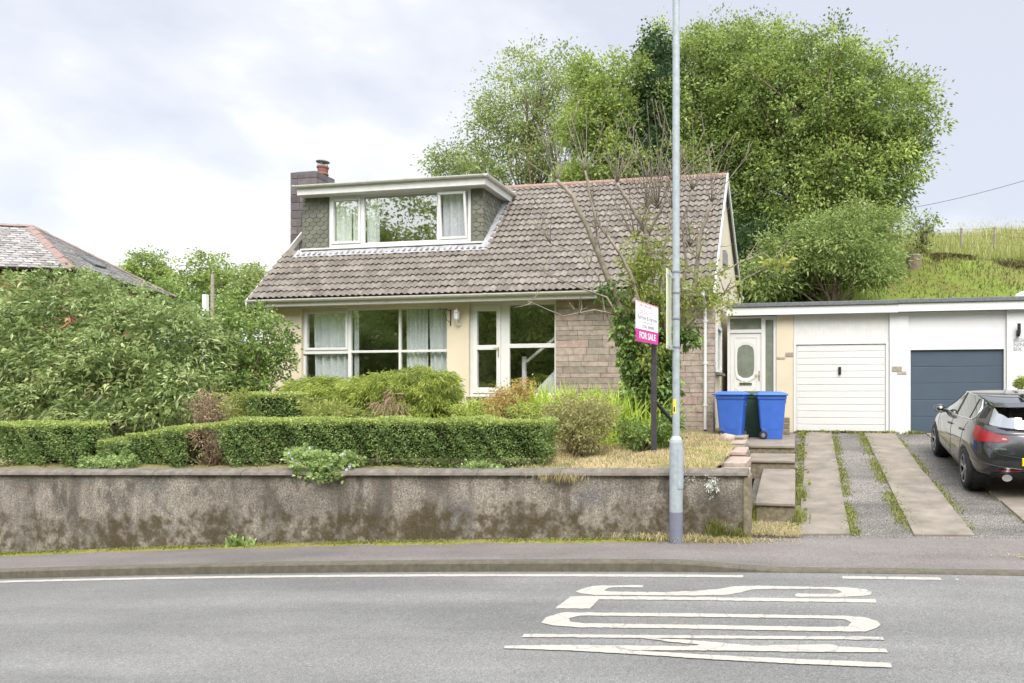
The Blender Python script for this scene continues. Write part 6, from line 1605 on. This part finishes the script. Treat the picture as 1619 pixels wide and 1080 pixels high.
main = [
 [(1035, 700, 0), (1022, 640, 0), (1008, 570, 0), (985, 500, -.1), (962, 440, -.2), (935, 375, -.3), (905, 310, -.4), (880, 285, -.4)],
 [(1030, 690, 0), (1030, 600, .1), (1026, 530, .15), (1028, 450, .1), (1024, 372, .1), (1000, 330, 0), (975, 290, -.1)],
 [(1024, 372, .1), (1050, 320, .1), (1062, 285, .1)],
 [(1040, 690, 0), (1055, 610, .1), (1075, 530, .2), (1098, 450, .2), (1106, 375, .2), (1125, 320, .2)],
 [(1010, 575, 0), (1018, 510, -.2), (1000, 440, -.3), (980, 400, -.4), (940, 345, -.5), (925, 270, -.5)],
 [(1000, 540, -.1), (960, 470, -.4), (915, 455, -.6), (860, 430, -.8)],
 [(962, 440, -.2), (950, 400, -.2), (938, 330, -.2)],
 [(1045, 640, .1), (1060, 560, 0), (1045, 480, -.1), (1048, 400, -.1), (1062, 330, -.1)],
 [(1075, 530, .2), (1120, 480, .2), (1170, 445, .1), (1225, 415, .1)],
 [(1098, 450, .2), (1150, 425, .2), (1205, 400, .2), (1150+90, 425, .2)],
 [(985, 500, -.1), (940, 490, -.5), (890, 500, -.8), (840, 478, -1.0)],
 [(1035, 600, .1), (1070, 500, .2), (1085, 420, .2), (1078, 350, .1), (1095, 300, 0)],
 [(1005, 590, 0), (975, 530, -.2), (955, 490, -.3), (948, 440, -.3), (915, 400, -.4), (870, 385, -.5)],
 [(1030, 560, .1), (1012, 500, .2), (1015, 430, .3), (1022, 330, .3)],
]
rs = [.095, .085, .032, .08, .048, .024, .024, .045, .021, .019, .019, .038, .025, .038]
ends = []
for m_, r in zip(main, rs): o_ = chain(m_, 11.9, r, r*.34); ends.append(o_)
for o_, n, L_ in ((ends[0], 9, 1.2), (ends[1], 9, 1.1), (ends[2], 10, 1.1), (ends[3], 11, 1.1), (ends[4], 8, 1.1), (ends[7], 10, 1.1), (ends[11], 8, 1.1), (ends[12], 6, .9), (ends[13], 9, 1.1), (ends[6], 6, 1.0)):
    whips(o_[-1], n, .42, L_); whips(o_[len(o_)*2//3], n//2, .6, L_*.7)
for o_ in (ends[5], ends[10], ends[8], ends[9]): whips(o_[-1], 4, .5, .55, .3); whips(o_[len(o_)//2], 4, .6, .6, .5)
whips(at(1040, 330, 12), 24, .42, 1.6, .9, .008); whips(at(1005, 380, 12), 16, .5, 1.4, .9, .010); whips(at(1090, 390, 12.1), 14, .5, 1.2, .9, .008)
for q in (at(1002, 478, 11.6), at(1085, 475, 12.1), at(1024, 375, 12)):
    kn = [Vector(q)+Vector((R2.gauss(0, .03), R2.gauss(0, .03), R2.gauss(0, .03))) for _ in range(3)]; mb.tube(kn, [.05, .07, .045], 7)
mb.build('trunk', M['prunebark'], PT, smooth=True)
P, D, T, C = blob_points([pb(1015, 420, 11.9, 40, 70, .4), pb(1085, 480, 12, 30, 45, .3), pb(1025, 400, 11.9, 45, 55, .4), pb(1060, 440, 12, 40, 40, .35), pb(1120, 455, 12, 48, 45, .5), pb(1005, 460, 11.8, 28, 40, .3), pb(1140, 480, 12, 45, 30, .4), pb(1022, 345, 12, 10, 25, .15), pb(1110, 380, 12.1, 20, 25, .25)], 340, 11, .10, .15, .1)
foliage('leaves', P, D, .062, .6, T, M['lf_new'], PT, droop=.25)
P, D, T, C = blob_points([pb(1225, 420, 12, 26, 8, .12), pb(1175, 447, 12, 16, 8, .1), pb(1240, 412, 12, 14, 6, .1)], 16, 5, .06, .15, .1)
foliage('leaves', P, D, .13, .6, T+.3, M['lf_new'], PT, droop=.25)
IV = thing('ivy', 'dark glossy ivy climbing the lower trunks of the pruned tree', 'ivy', tuple(Vector(tb)+Vector((0, -.1, 0))))
P, D, T, C = blob_points([pb(1012, 620, 11.75, 30, 60, .3), pb(1035, 640, 11.75, 30, 60, .3), pb(985, 500, 11.75, 16, 45, .18), pb(1000, 560, 11.75, 22, 40, .22), pb(1050, 560, 12, 22, 60, .25), pb(1030, 500, 12.1, 22, 50, .25), pb(962, 462, 11.7, 16, 20, .15), pb(1090, 530, 12.1, 18, 22, .2), pb(1060, 620, 11.9, 14, 40, .2), pb(1025, 690, 11.7, 35, 25, .3)], 620, 17, .10, .35, .05)
foliage('foliage', P, D+np.array([0, -.5, 0]), .075, .85, T, M['lf_ivy'], IV, droop=.4)
P, D, T, C = blob_points([pb(1030, 470, 11.8, 40, 60, .3), pb(1035, 560, 11.7, 25, 60, .25), pb(1005, 430, 11.8, 30, 40, .25)], 170, 13, .10, .2, .05)
foliage('fresh_foliage', P, D, .065, .7, T, M['lf_new'], IV, droop=.4)
mb = MB()
for i in range(14): limb(mb, Vector(tb)+Vector((rnd.gauss(0, .12), -.15, 0)), at(1000+rnd.uniform(-15, 60), rnd.uniform(480, 620), 11.75), .012, .004, 6, .06, k=4)
mb.build('stem', M['twig'], IV)
# ---- plants on and at the wall
GP = thing('geranium', 'flowering cranesbill with small violet flowers spilling over the wall coping', 'plant', tuple(at(505, 740, 8.6)))
bl_ = [pb(500, 735, 8.5, 42, 24, .2), pb(520, 748, 8.34, 34, 14, .14), pb(480, 722, 8.6, 26, 18, .16), pb(540, 735, 8.5, 18, 16, .14)]
P, D, T, C = blob_points(bl_, 210, 11, .055, .5, .35); foliage('foliage', P, D, .055, .95, T, M['lf_geranium'], GP, droop=.15)
V_, F_, T_ = [], [], []
for px_, py_ in ((457, 716), (462, 725), (490, 708), (508, 715), (543, 717), (548, 742), (522, 741), (553, 738), (500, 738), (470, 733)):
    c = at(px_, py_, 8.30 if py_ > 730 else 8.42)
    for k in range(5):
        a = k*1.2566+rnd.random(); u_ = Vector((math.cos(a), -.25, math.sin(a))); s_ = Vector((-math.sin(a), 0, math.cos(a))); n0 = len(V_)
        V_ += [c, c+u_*.012+s_*.010, c+u_*.024, c+u_*.012-s_*.010]; F_.append((n0, n0+1, n0+2, n0+3)); T_.append(rnd.random())
np_obj('flower', np.array([tuple(v) for v in V_]), np.array(F_), M['petal'], GP, tint=np.array(T_))
mb = MB()
for j in range(24): limb(mb, at(500, 745, 8.66), Vector(C[rng.integers(len(C))]), .005, .002, 4, .1, k=3)
mb.build('stem', M['stem'], GP)
for px_, py_, lab in ((1098, 760, 'silvery grey trailing plant on the wall beside the lamp post'), (1126, 762, 'silvery grey bushy plant hanging over the wall near its right end')):
    q = at(px_, py_, 8.45)
    shrub('silver_plant', lab, 'plant', (q.x, 8.47, wall_top(q.x)), [pb(px_, py_-2, 8.40, 13, 14, .08), pb(px_+2, py_+14, 8.38, 9, 12, .05)] if px_ > 1110 else [pb(1085, 755, 8.42, 24, 7, .06)], 'lf_silver', 44, 12, .03, .03, .3, 'silvery plants on the wall', .2, 10, 'twig', .1, .3, .004)
GW = 'soft green weeds on the wall top'
for px_, py_, rx_, ry_, lab in ((150, 733, 30, 12, 'soft green weed clump below the low hedge, left one'), (192, 732, 26, 14, 'rounded green weed clump right of the low hedge foot'), (555, 728, 18, 14, 'upright green weed beside the cranesbill'), (760, 738, 34, 7, 'flat creeping weed mat on the coping under the hedge')):
    q = at(px_, py_, 8.62); shrub('weed_clump', lab, 'weed', (q.x, 8.66, wall_top(q.x)), [pb(px_, py_, 8.62, rx_, ry_, .14)], 'lf_geranium', 60, 10, .05, .05, .6, GW, .3, 10)
def dandelion(px_, py_, Y, n, L_, lab, mat='lf_lily'):
    q = at(px_, py_, Y); z = pave_z(q.x, min(Y, 8.4)); strap('roadside_weed', lab, (q.x, Y, z), n, (.05, .03), L_, .05, 'lf_geranium', 'weeds along the foot of the wall')
dandelion(372, 868, 8.34, 26, .22, 'bright green broad leaved weed at the wall foot, left half'); dandelion(392, 868, 8.34, 14, .14, 'small flat broad leaved weed beside the brighter weed')
q = at(1135, 845, 8.36)
for X, Y, n, h, lab in ((q.x, 8.36, 160, .28, 'tuft of long grass at the wall foot right of the lamp post'), (at(1168, 850, 8.4).x, 8.38, 110, .16, 'short green tuft at the corner of the wall'), (at(1186, 770, 9.3).x, 9.35, 240, .26, 'lush green tuft between wall corner and path'), (at(1262, 800, 9.3).x, 9.4, 220, .14, 'yellow green tuft at the right edge of the lowest step'), (at(1262, 765, 10.4).x+.02, 10.6, 220, .16, 'green tuft along the right edge of the path')):
    z = pave_z(X, Y) if Y < 8.45 else drive_z(X, Y)
    P = np.array([(X+rnd.gauss(0, .06), Y+rnd.gauss(0, .03 if Y < 8.45 else .16), z) for _ in range(n)])
    o = blades('grass_tuft', P, h, .8, .010, 'grass_weed'); props(o, lab, 'grass tuft', 'grass tufts by the wall and path')
# dry grass hanging over the coping
P = np.array([(rnd.gauss(at(890, 760, 8.4).x, .16), 8.37, wall_top(-2.9)-rnd.uniform(.0, .05)) for _ in range(240)])
V, T, t = leaf_arrays(P, rng.normal(size=(len(P), 3))*.3+np.array([0, -.3, -1]), .10, .06, rng.uniform(0, 1, len(P)))
props(np_obj('dry_grass_tuft', V, T, M['grass_dry'], tint=t), 'straw coloured tuft hanging down over the coping', 'grass tuft')
# ---- woodland across the road, behind the viewer: what the windows mirror
o_ = []
for i in range(230):
    x = rnd.uniform(-60, 40); y = rnd.uniform(-38, -17); o_.append(((x, y, terrain(x, y)+rnd.uniform(1, 14)), (rnd.uniform(2.2, 3.8), 2.4, rnd.uniform(2.8, 4.4))))
P, D, T, C = blob_points(o_, 15000, 15, .8, .3)
stuff(np_obj('far_wood', *leaf_arrays(P, D, .42, .6, np.clip(T, 0, 1))[:2], M['lf_wood'], tint=leaf_arrays(P, D, .6, .6, np.clip(T, 0, 1))[2]))
